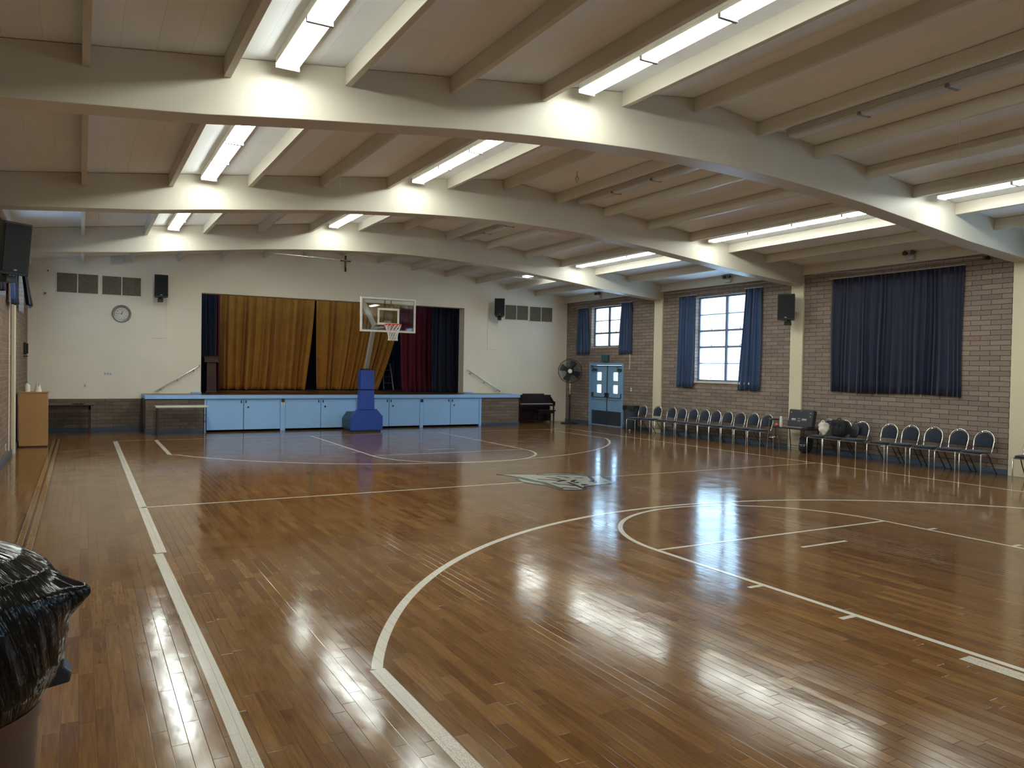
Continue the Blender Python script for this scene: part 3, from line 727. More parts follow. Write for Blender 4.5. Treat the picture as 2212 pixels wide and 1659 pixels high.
stage_curtain('stage_curtain', 'dark navy curtain leg at the right edge of the stage opening', 10.92, 12.3, 25.35, ZTop, ZS+.01, M['navyv'], 8, .05, None, 5)
stage_curtain('stage_curtain', 'dark navy curtain leg at the left edge of the stage opening', 2.7, 3.74, 25.75, ZTop, ZS+.01, M['navyv'], 6, .05, None, 6)
stage_curtain('stage_curtain', 'narrow wine red curtain leg beside the left gold curtain', 3.55, 3.98, 26.8, ZTop, ZS+.01, M['red'], 3, .04, None, 7)
stage_curtain('stage_curtain', 'dark grey rear stage backdrop behind the gold curtains', 3.0, 13.0, 29.4, ZTop, ZS+.01, M['navyv'], 30, .04, None, 8)
# podium on the stage
pd = thing('podium', 'dark wooden podium at the left edge of the stage', 'podium', (3.50, 25.25, ZS))
B(-.13, .13, -.12, .12, 0, .93).build('column', M['wood'], pd, smooth=0, bevel=.006)
B(-.17, .17, -.16, .16, 0, .04).build('base', M['wood'], pd, smooth=0, bevel=.006)
MB().prism([(-.21, .93), (.19, .93), (.19, 1.14), (-.21, 1.08)], -.21, .21, 'X').build('desk', M['wood'], pd, smooth=0, bevel=.006)
MB().prism([(-.24, 1.08), (.22, 1.14), (.22, 1.165), (-.24, 1.105)], -.25, .25, 'X').build('top', M['wood'], pd, smooth=0, bevel=.004)
# ladder and stand standing dimly behind the swept curtain
ld = thing('step_ladder', 'grey aluminium step ladder standing dimly behind the swept gold curtain', 'ladder', (10.45, 28.7, ZS))
for sx in (-.2, .2):
    T([(sx, -.25, 0), (sx*.7, 0, 1.0)], .022, 6).build('rail', M['offwhite'], ld)
    T([(sx, .3, 0), (sx*.7, .03, 1.0)], .016, 6).build('rear_rail', M['grey'], ld)
for zz in (.25, .5, .75): B(-.19, .19, -.24+.24*zz, -.16+.24*zz, zz-.012, zz+.012).build('step', M['grey'], ld, smooth=0)
B(-.16, .16, -.06, .08, .99, 1.02).build('top_cap', M['grey'], ld, smooth=0)
# ------------------------------------------------------------------ stage wall fittings
def vent(x0, x1, z0, z1, label):
    v = thing('wall_vent', label, 'vent', ((x0+x1)/2, YW, z0), 0, 'vents high on the stage wall')
    hw = (x1-x0)/2; h = z1-z0; f = .022
    m = MB().box(-hw, hw, -.03, 0, 0, f).box(-hw, hw, -.03, 0, h-f, h).box(-hw, -hw+f, -.03, 0, f, h-f).box(hw-f, hw, -.03, 0, f, h-f).box(-.012, .012, -.03, 0, f, h-f)
    m.build('frame', M['cream'], v, smooth=0, bevel=.003)
    for a_, b_ in ((-hw+f, -.012), (.012, hw-f)): B(a_, b_, -.014, -.006, f, h-f).build('grille', M['vent'], v, smooth=0)
vent(-.60, .44, 3.82, 4.39, 'brown mesh vent in a cream frame, leftmost above the clock')
vent(.50, 1.52, 3.82, 4.38, 'brown mesh vent in a cream frame between the first vent and the left loudspeaker')
vent(13.38, 14.38, 3.72, 4.28, 'grey mesh vent partly behind the right-hand loudspeaker on the stage wall')
vent(14.42, 15.44, 3.70, 4.27, 'grey mesh vent high in the right corner of the stage wall')
# clock
ck = thing('wall_clock', 'round grey-rimmed wall clock below the left vents', 'clock', (1.01, YW, 3.32))
MB().lathe([(0, 0), (.235, 0), (.245, -.03), (.225, -.055), (.185, -.05), (.18, -.03), (0, -.03)], 48, (0, 0, 0), 'Y').build('rim', M['clock'], ck)
MB().lathe([(0, -.034), (.176, -.034), (.176, -.03)], 48, (0, 0, 0), 'Y').build('face', M['face'], ck)
def text(s_, size, loc, rot, mat, name, parent, ext=.002):
    cu = bpy.data.curves.new(name, 'FONT'); cu.body = s_; cu.size = size; cu.align_x = 'CENTER'; cu.align_y = 'CENTER'; cu.extrude = ext
    o = bpy.data.objects.new(name, cu); COL.objects.link(o); o.location = loc; o.rotation_euler = rot
    bpy.context.view_layer.update()
    me = bpy.data.meshes.new_from_object(o.evaluated_get(bpy.context.evaluated_depsgraph_get()))
    bpy.data.objects.remove(o); me.materials.append(mat); o = bpy.data.objects.new(name, me); COL.objects.link(o)
    o.location = loc; o.rotation_euler = rot; o.parent = parent; return o
for h in range(1, 13):
    a_ = math.radians(90-30*h); text(str(h), .05, (.135*math.cos(a_), -.036, .135*math.sin(a_)), (PI/2, 0, 0), M['black'], 'numeral', ck)
def hand(ang, L, wd):
    a_ = math.radians(90-ang); d = Vector((math.cos(a_), 0, math.sin(a_))); p = Vector((-d.z, 0, d.x))*wd
    m = MB(); s0 = [p*1-d*.02, -p-d*.02, -p*.5+d*L, p*.5+d*L]
    vs = [(v.x, -.042, v.z) for v in s0]+[(v.x, -.039, v.z) for v in s0]
    m.add(vs, [(0, 1, 2, 3), (7, 6, 5, 4), (0, 4, 5, 1), (1, 5, 6, 2), (2, 6, 7, 3), (3, 7, 4, 0)]); return m
hand(22, .085, .009).build('hour_hand', M['black'], ck, smooth=0); hand(264, .13, .006).build('minute_hand', M['black'], ck, smooth=0)

# loudspeakers
def speaker(label, loc, rz, pitch=0.0, w_=.36, h_=.64, d_=.36):
    r = thing('wall_speaker', label, 'loudspeaker', loc, rz, 'black wall loudspeakers')
    # local: faces -Y, bracket to +Y
    R = Matrix.Rotation(math.radians(pitch), 3, 'X')
    pts = [(-w_/2, -d_/2), (w_/2, -d_/2), (w_/2*.72, d_/2), (-w_/2*.72, d_/2)]
    m = MB(); vs = [R @ Vector((x, y, z)) for z in (-h_/2, h_/2) for x, y in pts]
    m.add(vs, [(3, 2, 1, 0), (4, 5, 6, 7), (0, 1, 5, 4), (1, 2, 6, 5), (2, 3, 7, 6), (3, 0, 4, 7)])
    m.build('cabinet', M['black'], r, bevel=.012, smooth=0)
    g = MB().obox(R @ Vector((0, -d_/2-.006, .01)), (w_*.92, .012, h_*.9), R).build('grille', M['grillek'], r, smooth=0, bevel=.004)
    MB().obox(R @ Vector((.0, -d_/2-.014, -h_*.40)), (.05, .006, .022), R).build('badge', M['grey'], g, smooth=0)
    bk = MB().box(-.07, .07, -.02, d_/2+.02, -h_/2-.12, -h_/2-.02).box(-.05, .05, d_/2-.04, d_/2+.17, -.18, -.06).box(-.04, .04, d_/2+.0, d_/2+.03, -h_/2-.10, -.08)
    bk.build('bracket', M['black'], r, smooth=0, bevel=.006)
    return r
speaker('black loudspeaker hung on the stage wall left of the stage opening', (1.99, YW-.36, 4.13), 0)
speaker('black loudspeaker angled on the stage wall right of the stage opening', (12.97, YW-.40, 4.10), math.radians(-28), -8, .36, .62, .34)
speaker('black loudspeaker on the right-hand cream pillar between the curtains', (XR-.055-.36, 13.72, 3.63), math.radians(-62), 0, .42, .66, .32)
speaker('large black loudspeaker high on the left wall at the picture edge', (XL+.33, 13.72, 3.62), math.radians(35), 8, .42, .78, .30)
# conduits
def obj1(mb, name, mat, label, cat, group=None, **kw):
    o = mb.build(name, mat, **kw); return tag(o, label, cat, group)
obj1(MB().box(2.17, 2.20, YW-.02, YW-.001, 2.66, 3.80).box(1.80, 2.17, YW-.02, YW-.001, 2.66, 2.69), 'wall_conduit', M['cream'], 'cream surface conduit dropping from the left stage-wall loudspeaker', 'conduit', smooth=0, bevel=.002)
obj1(MB().box(12.70, 12.73, YW-.02, YW-.001, 2.62, 4.25).box(12.73, 13.16, YW-.02, YW-.001, 2.62, 2.65), 'wall_conduit', M['cream'], 'cream surface conduit dropping from the right stage-wall loudspeaker', 'conduit', smooth=0, bevel=.002)
# crucifix
cr = thing('crucifix', 'dark crucifix high on the stage wall', 'crucifix', (7.48, YW, 5.0))
MB().box(-.025, .025, -.03, -.0, 0, .52).box(-.17, .17, -.03, -.0, .33, .375).build('cross', M['wood'], cr, smooth=0, bevel=.003)
MB().tube([(-.13, -.05, .37), (-.05, -.05, .345), (0, -.05, .34), (.05, -.05, .345), (.13, -.05, .37)], .012, 6).tube([(0, -.05, .36), (0, -.055, .28), (0, -.05, .2), (.012, -.05, .1)], [.018, .026, .018, .009], 6).lathe([(0, -.02), (.016, -.012), (.02, 0), (.014, .014), (0, .02)], 8, (0, -.055, .395)).build('figure', M['lect'], cr)
# white box, speakers on wall
bx = thing('wall_box', 'small white box high on the stage wall above the left vents', 'wall box', (.87, YW, 4.70))
B(-.17, .17, -.10, 0, 0, .2).build('case', M['white'], bx, smooth=0, bevel=.008); B(-.15, .15, -.106, -.10, .02, .18).build('cover', M['offwhite'], bx, smooth=0, bevel=.003)
for x, z, lab in ((-.42, 4.40, 'upper small round wall fitting left of the vents'), (-.48, 3.79, 'lower small round wall fitting below the left vents')):
    o = thing('wall_sensor', lab, 'sensor', (x-.35, YW, z)); MB().lathe([(0, -.06), (.03, -.055), (.04, -.03), (.04, 0)], 16, (0, 0, 0), 'Y').build('body', M['white'], o); MB().lathe([(0, -.075), (.015, -.07), (.02, -.055)], 12, (-.01, 0, 0), 'Y').build('eye', M['black'], o)
def plate(label, loc, w_, h_, n, face='Y', mat='white'):
    o = thing('switch_plate', label, 'switch', loc)
    if face == 'Y':
        B(-w_/2, w_/2, -.008, 0, -h_/2, h_/2).build('cover', M[mat], o, smooth=0, bevel=.002)
        for i in range(n): x = (i-(n-1)/2)*w_/n; B(x-.012, x+.012, -.018, -.008, -.02, .02).build('toggle', M['grey'], o, smooth=0)
    else:
        s_ = -1 if face == '-X' else 1
        B(min(0, s_*.008), max(0, s_*.008), -w_/2, w_/2, -h_/2, h_/2).build('cover', M[mat], o, smooth=0, bevel=.002)
        for i in range(n): y = (i-(n-1)/2)*w_/n; B(min(s_*.008, s_*.018), max(s_*.008, s_*.018), y-.012, y+.012, -.02, .02).build('toggle', M['grey'], o, smooth=0)
plate('cream three-gang switch plate on the stage wall left of the stage', (.67, YW, 1.61), .2, .12, 3)
plate('small light switch low on the stage wall above the brick wainscot', (.11, YW, 1.27), .08, .12, 1)
plate('white light switch on the brick beside the blue double doors', (XR, 20.55, 1.32), .08, .12, 1, '-X')
plate('cream outlet low on the brick wall behind the near chairs', (XR, 11.25, .36), .08, .12, 1, '-X', 'tabletop')
# handrails
def rail(label, p0, p1, ts):
    r = thing('handrail', label, 'handrail', (p0[0], YW, p0[1])); d = (p1[0]-p0[0], p1[1]-p0[1])
    T([(0, -.02, .0), (0, -.08, .0), (d[0], -.08, d[1]), (d[0]+.02, -.02, d[1]+.02)], .019, 10).build('rail', M['steel'], r)
    for t_ in ts:
        x, z = d[0]*t_, d[1]*t_
        MB().tube([(x, -.08, z-.01), (x, -.05, z-.05), (x, 0, z-.05)], .009, 8).lathe([(0, -.012), (.035, -.01), (.035, 0)], 16, (x, 0, z-.05), 'Y').build('bracket', M['steel'], r)
rail('chrome handrail sloping up the stage wall left of the stage opening', (1.90, 1.12), (3.06, 1.87), (.12, .5, .88))
rail('chrome handrail sloping down the stage wall right of the stage opening', (11.90, 1.88), (13.22, 1.13), (.1, .52, .9))

# ------------------------------------------------------------------ basketball hoop
hp = thing('basketball_hoop', 'portable basketball hoop with blue padded base in front of the stage', 'basketball hoop', (7.42, 22.0, 0))
# local: faces -Y
cb = MB().prism([(-.44, .06), (.44, .06), (.44, .36), (.30, .56), (-.30, .56), (-.44, .36)], .11, 1.05, 'Y'); cb.build('base_housing', M['dgreen'], hp, smooth=0, bevel=.015)
MB().prism([(-.49, .05), (.49, .05), (.49, .46), (.30, .68), (-.30, .68), (-.49, .46)], -.02, .10, 'Y').build('base_pad', M['royal'], hp, smooth=0, bevel=.015)
B(-.43, .43, -.015, 1.0, .0, .05).build('base_skid', M['black'], hp, smooth=0, bevel=.004)
for sx in (-.38, .38):
    MB().lathe([(0, -.02), (.045, -.02), (.045, .02), (0, .02)], 16, (sx, .2, .045), 'X').build('wheel', M['black'], hp)
lp = MB(); lp.prism([(-.245, .66), (.225, .66), (.20, 1.24), (-.215, 1.24)], -.04, .24, 'Y'); lp.build('lower_post_pad', M['royal'], hp, smooth=0, bevel=.015)
lp = MB(); lp.prism([(-.22, 1.26), (.205, 1.26), (.20, 1.83), (-.215, 1.83)], -.05, .23, 'Y'); lp.build('upper_post_pad', M['royal'], hp, smooth=0, bevel=.015)
Rp = lambda p0, p1: None
def beam(p0, p1, w_, h_):
    p0, p1 = Vector(p0), Vector(p1); d = (p1-p0); L = d.length; z = d.normalized(); x = Vector((1, 0, 0)); y = z.cross(x).normalized()
    R = Matrix((x, y, z)).transposed(); return MB().obox((p0+p1)/2, (w_, h_, L), R)
beam((0, .18, 1.80), (0, -.55, 3.18), .11, .13).build('post', M['poleg'], hp, smooth=0, bevel=.008)
B(-.16, .10, .02, .22, 1.83, 1.88).build('post_collar', M['black'], hp, smooth=0, bevel=.005)
beam((0, -.62, 3.08), (0, .55, 3.92), .10, .12).build('rear_arm', M['poleg'], hp, smooth=0, bevel=.008)
for zz in (3.05, 3.17): beam((0, -.50, zz), (0, -1.64, zz), .06, .06).build('extension_arm', M['poleg'], hp, smooth=0, bevel=.006)
yb = -1.70
bb = MB(); W2, Z0, Z1 = .80, 2.90, 3.84; f = .045
bb.box(-W2, W2, yb-.03, yb+.03, Z0, Z0+f).box(-W2, W2, yb-.03, yb+.03, Z1-f, Z1).box(-W2, -W2+f, yb-.03, yb+.03, Z0+f, Z1-f).box(W2-f, W2, yb-.03, yb+.03, Z0+f, Z1-f)
bb.build('backboard_frame', M['white'], hp, smooth=0, bevel=.004)
pane = B(-W2+f, W2-f, yb-.008, yb+.008, Z0+f, Z1-f).build('backboard_glass', M['clear'], hp, smooth=0)
g = MB(); e = .02
for (a_, b_, c_, d_) in ((-W2+f, W2-f, Z1-f-e, Z1-f), (-W2+f, W2-f, Z0+f, Z0+f+e)): g.box(a_, b_, yb-.012, yb-.009, c_, d_)
for (a_, b_) in ((-W2+f, -W2+f+e), (W2-f-e, W2-f)): g.box(a_, b_, yb-.012, yb-.009, Z0+f+e, Z1-f-e)
g.build('border_line', M['grey'], hp, smooth=0)
sq = MB(); q = .055; sx, s0, s1 = .315, 3.10, 3.56
sq.box(-sx, sx, yb-.014, yb-.009, s1-q, s1).box(-sx, sx, yb-.014, yb-.009, s0, s0+q).box(-sx, -sx+q, yb-.014, yb-.009, s0+q, s1-q).box(sx-q, sx, yb-.014, yb-.009, s0+q, s1-q)
sq.build('target_square', M['white'], hp, smooth=0)
for sx in (-.09, .09): B(sx-.012, sx+.012, yb+.032, yb+.05, 3.66, 3.83).build('bracket_tab', M['dull_and_shaded_steel'], hp, smooth=0)
B(-.10, .10, yb+.032, yb+.07, 3.0, 3.22).build('mounting_plate', M['poleg'], hp, smooth=0, bevel=.004)
rc = (0, yb-.38, 3.10); rr = .228
rm = MB().tube([(rr*math.cos(2*PI*i/40), rc[1]+rr*math.sin(2*PI*i/40), rc[2]) for i in range(40)], .011, 8, closed=True)
rm.box(-.08, .08, rc[1]+rr-.005, yb-.01, rc[2]-.05, rc[2]+.004).tube([(-.1, rc[1]+.2, rc[2]), (-.07, yb-.01, rc[2]-.14)], .009, 6).tube([(.1, rc[1]+.2, rc[2]), (.07, yb-.01, rc[2]-.14)], .009, 6)
rm.build('rim', M['orange'], hp)
nt_ = MB(); nn = 12; lev = [(0, rr), (.1, .19), (.19, .155), (.28, .13), (.36, .125), (.43, .13)]
for k in range(nn):
    for sgn in (1, -1):
        pts = []
        for j, (dz, r_) in enumerate(lev):
            a_ = 2*PI*(k+sgn*j*.5)/nn; pts.append((r_*math.cos(a_), rc[1]+r_*math.sin(a_), rc[2]-.012-dz))
        nt_.tube(pts, .0062, 5)
nt_.build('net', M['net'], hp)

# ------------------------------------------------------------------ tables left of the stage
tb = thing('wooden_table', 'dark reddish wooden table against the brick wainscot, behind the lectern', 'table', (-.47, 23.92, 0))
B(-.75, .78, -.28, .30, .755, .79).build('tabletop', M['wood'], tb, smooth=0, bevel=.006)
B(-.70, .72, -.24, -.21, .655, .755).build('apron', M['wood'], tb, smooth=0, bevel=.003)
for x in (-.70, .66):
    for y in (-.24, .22): B(x-.0, x+.06, y, y+.06, 0, .755).build('leg', M['wood'], tb, smooth=0, bevel=.004)
hs = thing('headphones', 'small black cable bundle lying on the dark wooden table', 'cable', (-.02, 23.8, .79))
MB().tube([(.12*math.cos(a_)*(1-.02*i), .06*math.sin(a_), .015+.006*math.sin(i)) for i, a_ in enumerate([k*.5 for k in range(26)])], .010, 6).build('cord', M['black'], hs)
B(-.17, -.12, -.03, .03, 0, .04).build('plug', M['dull_and_shaded_steel'], hs, smooth=0, bevel=.006)
ft = thing('folding_table', 'white-topped folding table with dark legs in front of the stage brickwork', 'table', (2.41, 22.72, 0))
B(-.66, .66, -.30, .30, .745, .785).build('tabletop', M['tabletop'], ft, smooth=0, bevel=.01)
for sx in (-1, 1):
    for sy in (-1, 1):
        T([(sx*.60, sy*.22, .745), (sx*.60, sy*.24, .02)], .013, 8).build('leg', M['dull_and_shaded_steel'], ft)
        MB().lathe([(.0, 0), (.02, 0), (.02, .03), (0, .03)], 12, (sx*.60, sy*.24, 0)).build('foot', M['dull_and_shaded_steel'], ft)
    T([(sx*.60, -.23, .35), (sx*.60, .23, .35)], .010, 8).build('crossbar', M['dull_and_shaded_steel'], ft)
    T([(sx*.60, -.22, .52), (sx*.30, -.10, .74)], .008, 8).build('brace', M['dull_and_shaded_steel'], ft)

# ------------------------------------------------------------------ lectern with white bottle
lc = thing('lectern', 'plain light wooden lectern against the left brick wall', 'lectern', (-.92, 20.55, 0))
B(-.275, .275, -.24, -.22, .03, 1.22).build('front_panel', M['lect'], lc, smooth=0, bevel=.004)
B(-.275, -.255, -.22, .24, .03, 1.22).build('side_panel', M['lect'], lc, smooth=0, bevel=.003)
B(.255, .275, -.22, .24, .03, 1.22).build('side_panel', M['lect'], lc, smooth=0, bevel=.003)
B(-.255, .255, -.22, .22, .6, .62).build('shelf', M['lect'], lc, smooth=0)
B(-.29, .295, -.25, .26, 1.22, 1.245).build('top', M['lect'], lc, smooth=0, bevel=.005)
B(-.27, .27, -.235, .235, 0, .03).build('plinth', M['wood'], lc, smooth=0)
bt = thing('pump_bottle', 'white sanitizer pump bottle with tissues on the lectern', 'bottle', (-1.04, 20.42, 1.245))
MB().lathe([(0, 0), (.05, 0), (.055, .02), (.055, .14), (.035, .17), (.016, .18), (.016, .20), (0, .2)], 20).build('bottle_body', M['white'], bt)
MB().tube([(0, 0, .2), (0, 0, .26), (-.05, -.02, .255)], .008, 8).lathe([(0, .2), (.02, .2), (.02, .225), (0, .225)], 12).build('pump', M['grey'], bt)
ts = MB(); n = 24
ts.sheet(lambda u, v: (.075*math.cos(u*2*PI)*(1-.5*v)*(1+.2*math.sin(u*19)), .05*math.sin(u*2*PI)*(1-.4*v), .15*v*(1+.25*math.sin(u*13))), n, 6, .004, (0, 0, 1))
o = ts.build('tissue_pile', M['bagw']); o.location = (-.84, 20.40, 1.246); tag(o, 'crumpled white tissue beside the pump bottle on the lectern', 'tissue')
pbx = thing('wall_phone', 'black wall phone box in the left corner above the lectern', 'phone', (XL, 22.9, 2.10))
B(0, .06, -.09, .09, 0, .3).build('handset_base', M['black'], pbx, smooth=0, bevel=.01); B(.06, .10, -.03, .03, .02, .28).build('handset', M['black'], pbx, smooth=0, bevel=.01)
B(0, .09, -.12, .12, -.06, -.03).build('ledge', M['wood'], pbx, smooth=0)
plate('white outlet low on the left brick wall', (XL, 17.6, .28), .08, .13, 1, '+X')
obj1(T([(XL+.012, 18.2, .15), (XL+.012, 18.2, 3.1)], .012, 8), 'wall_conduit', M['cream'], 'thin cream conduit up the left brick wall', 'conduit')

# ------------------------------------------------------------------ piano and bench
pn_ = thing('upright_piano', 'dark brown upright piano in the corner right of the stage', 'piano', (14.42, 24.12, 0))
hw = .74
B(-hw, hw, .02, .36, .05, .98).build('case', M['mahog'], pn_, smooth=0, bevel=.006)
B(-hw-.02, hw+.02, -.02, .38, .98, 1.01).build('lid', M['mahog'], pn_, smooth=0, bevel=.006)
B(-hw-.02, hw-.02, -.04, .02, .76, .98).build('upper_panel', M['mahog'], pn_, smooth=0, bevel=.006)
MB().prism([(-.30, .62), (.02, .62), (.02, .96), (-.06, .90), (-.18, .79), (-.30, .77)], -hw-.03, -hw+.01, 'X').build('cheek', M['mahog'], pn_, smooth=0, bevel=.006)
MB().prism([(-.30, .62), (.02, .62), (.02, .96), (-.06, .90), (-.18, .79), (-.30, .77)], hw-.01, hw+.03, 'X').build('cheek', M['mahog'], pn_, smooth=0, bevel=.006)
B(-hw, hw, -.30, .02, .61, .68).build('key_bed', M['mahog'], pn_, smooth=0, bevel=.006)
kb = MB()
for i in range(52):
    x = -.66+i*1.32/52; kb.box(x+.001, x+1.32/52-.001, -.295, -.155, .685, .705)
kb.build('keyboard', M['keys'], pn_, smooth=0)
kk = MB()
for i in range(51):
    if (i % 7) in (2, 6): continue
    x = -.66+(i+1)*1.32/52; kk.box(x-.006, x+.006, -.245, -.155, .705, .717)
kk.build('black_keys', M['black'], pn_, smooth=0)
B(-hw+.02, hw-.02, -.15, -.0, .69, .79).build('fallboard', M['mahog'], pn_, smooth=0, bevel=.004)
B(-.50, .42, -.07, -.045, .80, 1.06).build('music_desk', M['mahog'], pn_, smooth=0, bevel=.006)
for x in (-hw+.02, hw-.02): MB().tube([(x, -.26, 0), (x, -.26, .2), (x, -.26, .61)], [.018, .022, .032], 12).build('leg', M['mahog'], pn_)
for x in (-.1, .02, .14): MB().tube([(x, .02, .08), (x, -.08, .06)], .012, 6).build('pedal', M['grey'], pn_)
bn = thing('piano_bench', 'dark wooden piano bench tucked in front of the piano', 'bench', (14.58, 23.56, 0))
B(-.36, .36, -.17, .17, .45, .49).build('seat', M['mahog'], bn, smooth=0, bevel=.006); B(-.33, .33, -.14, .14, .37, .45).build('storage_box', M['mahog'], bn, smooth=0, bevel=.003)
for x in (-.31, .31):
    for y in (-.12, .12): MB().tube([(x, y, 0), (x, y, .37)], [.015, .024], 10).build('leg', M['mahog'], bn)

# ------------------------------------------------------------------ pedestal fan
fn = thing('pedestal_fan', 'large black pedestal fan standing in the corner left of the doors', 'fan', (15.50, 23.35, 0))
MB().lathe([(0, 0), (.31, 0), (.31, .02), (.28, .035), (.06, .06), (.035, .1), (0, .1)], 32).build('base', M['black'], fn)
T([(0, 0, .06), (0, 0, 1.02)], .03, 14).build('lower_pole', M['black'], fn)
T([(0, 0, 1.0), (0, 0, 1.72)], .02, 12).build('upper_pole', M['steel'], fn)
MB().lathe([(0, .98), (.04, .98), (.04, 1.06), (0, 1.06)], 16).build('height_knob', M['black'], fn)
dv = Vector((-.55, -.80, 0)).normalized(); sd_ = dv.cross(Vector((0, 0, 1))).normalized(); up_ = Vector((0, 0, 1))
C0 = Vector((0, 0, 1.9)) + dv*.14
def fp(r, a_, d): return C0+(sd_*math.cos(a_)+up_*math.sin(a_))*r+dv*d
gr = MB()
for rad, d in ((.43, 0), (.42, .05), (.42, -.05), (.28, .10), (.14, .115), (.28, -.09)):
    gr.tube([fp(rad, 2*PI*i/40, d) for i in range(40)], .006 if rad > .4 else .003, 6, closed=True)
gr.build('guard_ring', M['black'], fn)
gw = MB()
for i in range(96):
    a_ = 2*PI*i/96
    gw.tube([fp(.06, a_, .118), fp(.2, a_, .112), fp(.36, a_, .08), fp(.425, a_, .03)], .003, 4)
    if i % 2: gw.tube([fp(.1, a_, -.11), fp(.3, a_, -.09), fp(.425, a_, -.03)], .0022, 4)
gw.build('guard_wires', M['black'], fn)
for k in range(4):
    bl = MB(); a0 = 2*PI*k/4+.4
    bl.sheet(lambda u, v: fp(.06+.32*v, a0+(u-.5)*(.95-.25*v), .03-.06*(u-.5)*2*.6), 8, 8, .003, dv).build('blade', M['fan'], fn)
hb = MB(); hb.tube([C0-dv*.22, C0-dv*.2, C0-dv*.08, C0-dv*.06], [.05, .085, .085, .06], 20); hb.tube([C0-dv*.14+Vector((0, 0, -.08)), Vector((0, 0, 1.70))], .03, 10); hb.build('motor', M['black'], fn)
MB().tube([C0+dv*.112, C0+dv*.124], .075, 24).build('hub_badge', M['white'], fn)
# ------------------------------------------------------------------ trash can by the doors
tc = thing('trash_can', 'round dark grey wheeled trash can right of the double doors', 'trash can', (15.66, 19.98, 0))
MB().lathe([(0, .09), (.20, .09), (.215, .12), (.245, .74), (.27, .75), (.27, .80), (.255, .80), (.235, .76), (.2, .14), (0, .13)], 36).build('barrel', M['canm'], tc)
lb = MB(); n = 48
lb.sheet(lambda u, v: ((.276+.012*math.sin(u*2*PI*9)*v)*math.cos(u*2*PI), (.276+.012*math.sin(u*2*PI*9)*v)*math.sin(u*2*PI), .812-.12*v*(1+.3*math.sin(u*2*PI*5))), n, 6, .003, (0, 0, .3)).build('liner', M['black'], tc, smooth=60)
for sgn in (-1, 1): MB().tube([(0+.0, sgn*.25, .60), (.0, sgn*.30, .64), (0, sgn*.30, .70), (0, sgn*.26, .74)], .012, 6).build('handle', M['canm'], tc)
MB().lathe([(0, .06), (.23, .06), (.23, .09), (0, .09)], 28).build('dolly', M['black'], tc)
for k in range(4):
    a_ = PI/4+k*PI/2; MB().lathe([(0, -.015), (.03, -.015), (.03, .015), (0, .015)], 14, (.19*math.cos(a_), .19*math.sin(a_), .03), 'X').build('caster', M['white'] if k == 2 else M['grey'], tc)
# teal box above doors
tl = thing('exit_box', 'small teal box on the brick above the double doors', 'sign', (XR, 21.98, 2.26)); B(-.08, 0, -.19, .19, 0, .23).build('case', M['teal'], tl, smooth=0, bevel=.008); B(-.084, -.08, -.17, .17, .02, .21).build('front', M['teal'], tl, smooth=0)
obj1(MB().box(XR-.02, XR-.001, 20.63, 20.66, 2.0, 2.55), 'wall_conduit', M['pillar'], 'short white conduit on the brick right of the double doors', 'conduit', smooth=0)
for (y, z, lab) in ((22.34, 4.50, 'twin-head emergency light above the window over the doors'), (16.1, 4.50, 'twin-head emergency light above the tall bright window'), (10.6, 4.50, 'twin-head emergency light above the closed navy curtain')):
    e_ = thing('emergency_light', lab, 'emergency light', (XR-.12, y, z), 0, 'emergency lights under the ceiling')
    B(-.05, .03, -.1, .1, 0, .09).build('body', M['offwhite'], e_, smooth=0, bevel=.006)
    for sgn in (-1, 1): MB().lathe([(0, .06), (.03, .055), (.05, -.01), (.05, -.03), (0, -.03)], 16, (-.07, sgn*.09, .15), 'X').build('lamp_head', M['dull_and_shaded_steel'], e_)
cmr = thing('security_camera', 'small camera on the brick beside the nearest pilaster', 'camera', (XR, 9.0, 4.33)); B(-.12, 0, -.04, .04, 0, .07).build('body', M['dull_and_shaded_steel'], cmr, smooth=0, bevel=.008); MB().lathe([(0, -.02), (.025, -.02), (.025, .01)], 12, (-.12, 0, .03), 'X').build('lens', M['black'], cmr)
obj1(T([(XR-.03, y, 4.40+.01*math.sin(y*2)+(.03 if 12 < y < 13.5 else 0)) for y in [8.5+.25*i for i in range(62)]], .006, 5), 'wall_cable', M['offwhite'], 'thin grey cable running along the top of the right brick wall', 'cable')
obj1(T([(4.42, 22, 5.10), (4.46, 22, 5.05), (6.7, 22, 5.02), (10, 22, 4.985), (13.5, 22, 4.93)], .004, 5), 'hanging_wire', M['offwhite'], 'pale cable stretched across below the ceiling in front of the crucifix', 'cable')
obj1(T([(3.57, 12.0, 5.29), (3.575, 12.0, 5.1), (3.56, 12.01, 4.95), (3.565, 12, 4.78)], .004, 5), 'hanging_wire', M['offwhite'], 'short white wire dangling from the ceiling between the two lit rows', 'wire')
obj1(T([(8.04, 12.0, 5.64), (8.04, 12, 5.57), (8.0, 12, 5.5), (8.04, 12, 5.42), (8.07, 12, 5.5), (8.04, 12, 5.56)], .005, 5), 'ceiling_hook', M['dull_and_shaded_steel'], 'small wire hook hanging from the ceiling near the middle', 'hook')
obj1(T([(10.02, 6.0, 5.40), (10.01, 6.0, 5.35), (10.0, 6.0, 4.78)], .003, 5), 'hanging_wire', M['offwhite'], 'long thin wire dangling from the ceiling at the upper right', 'wire')

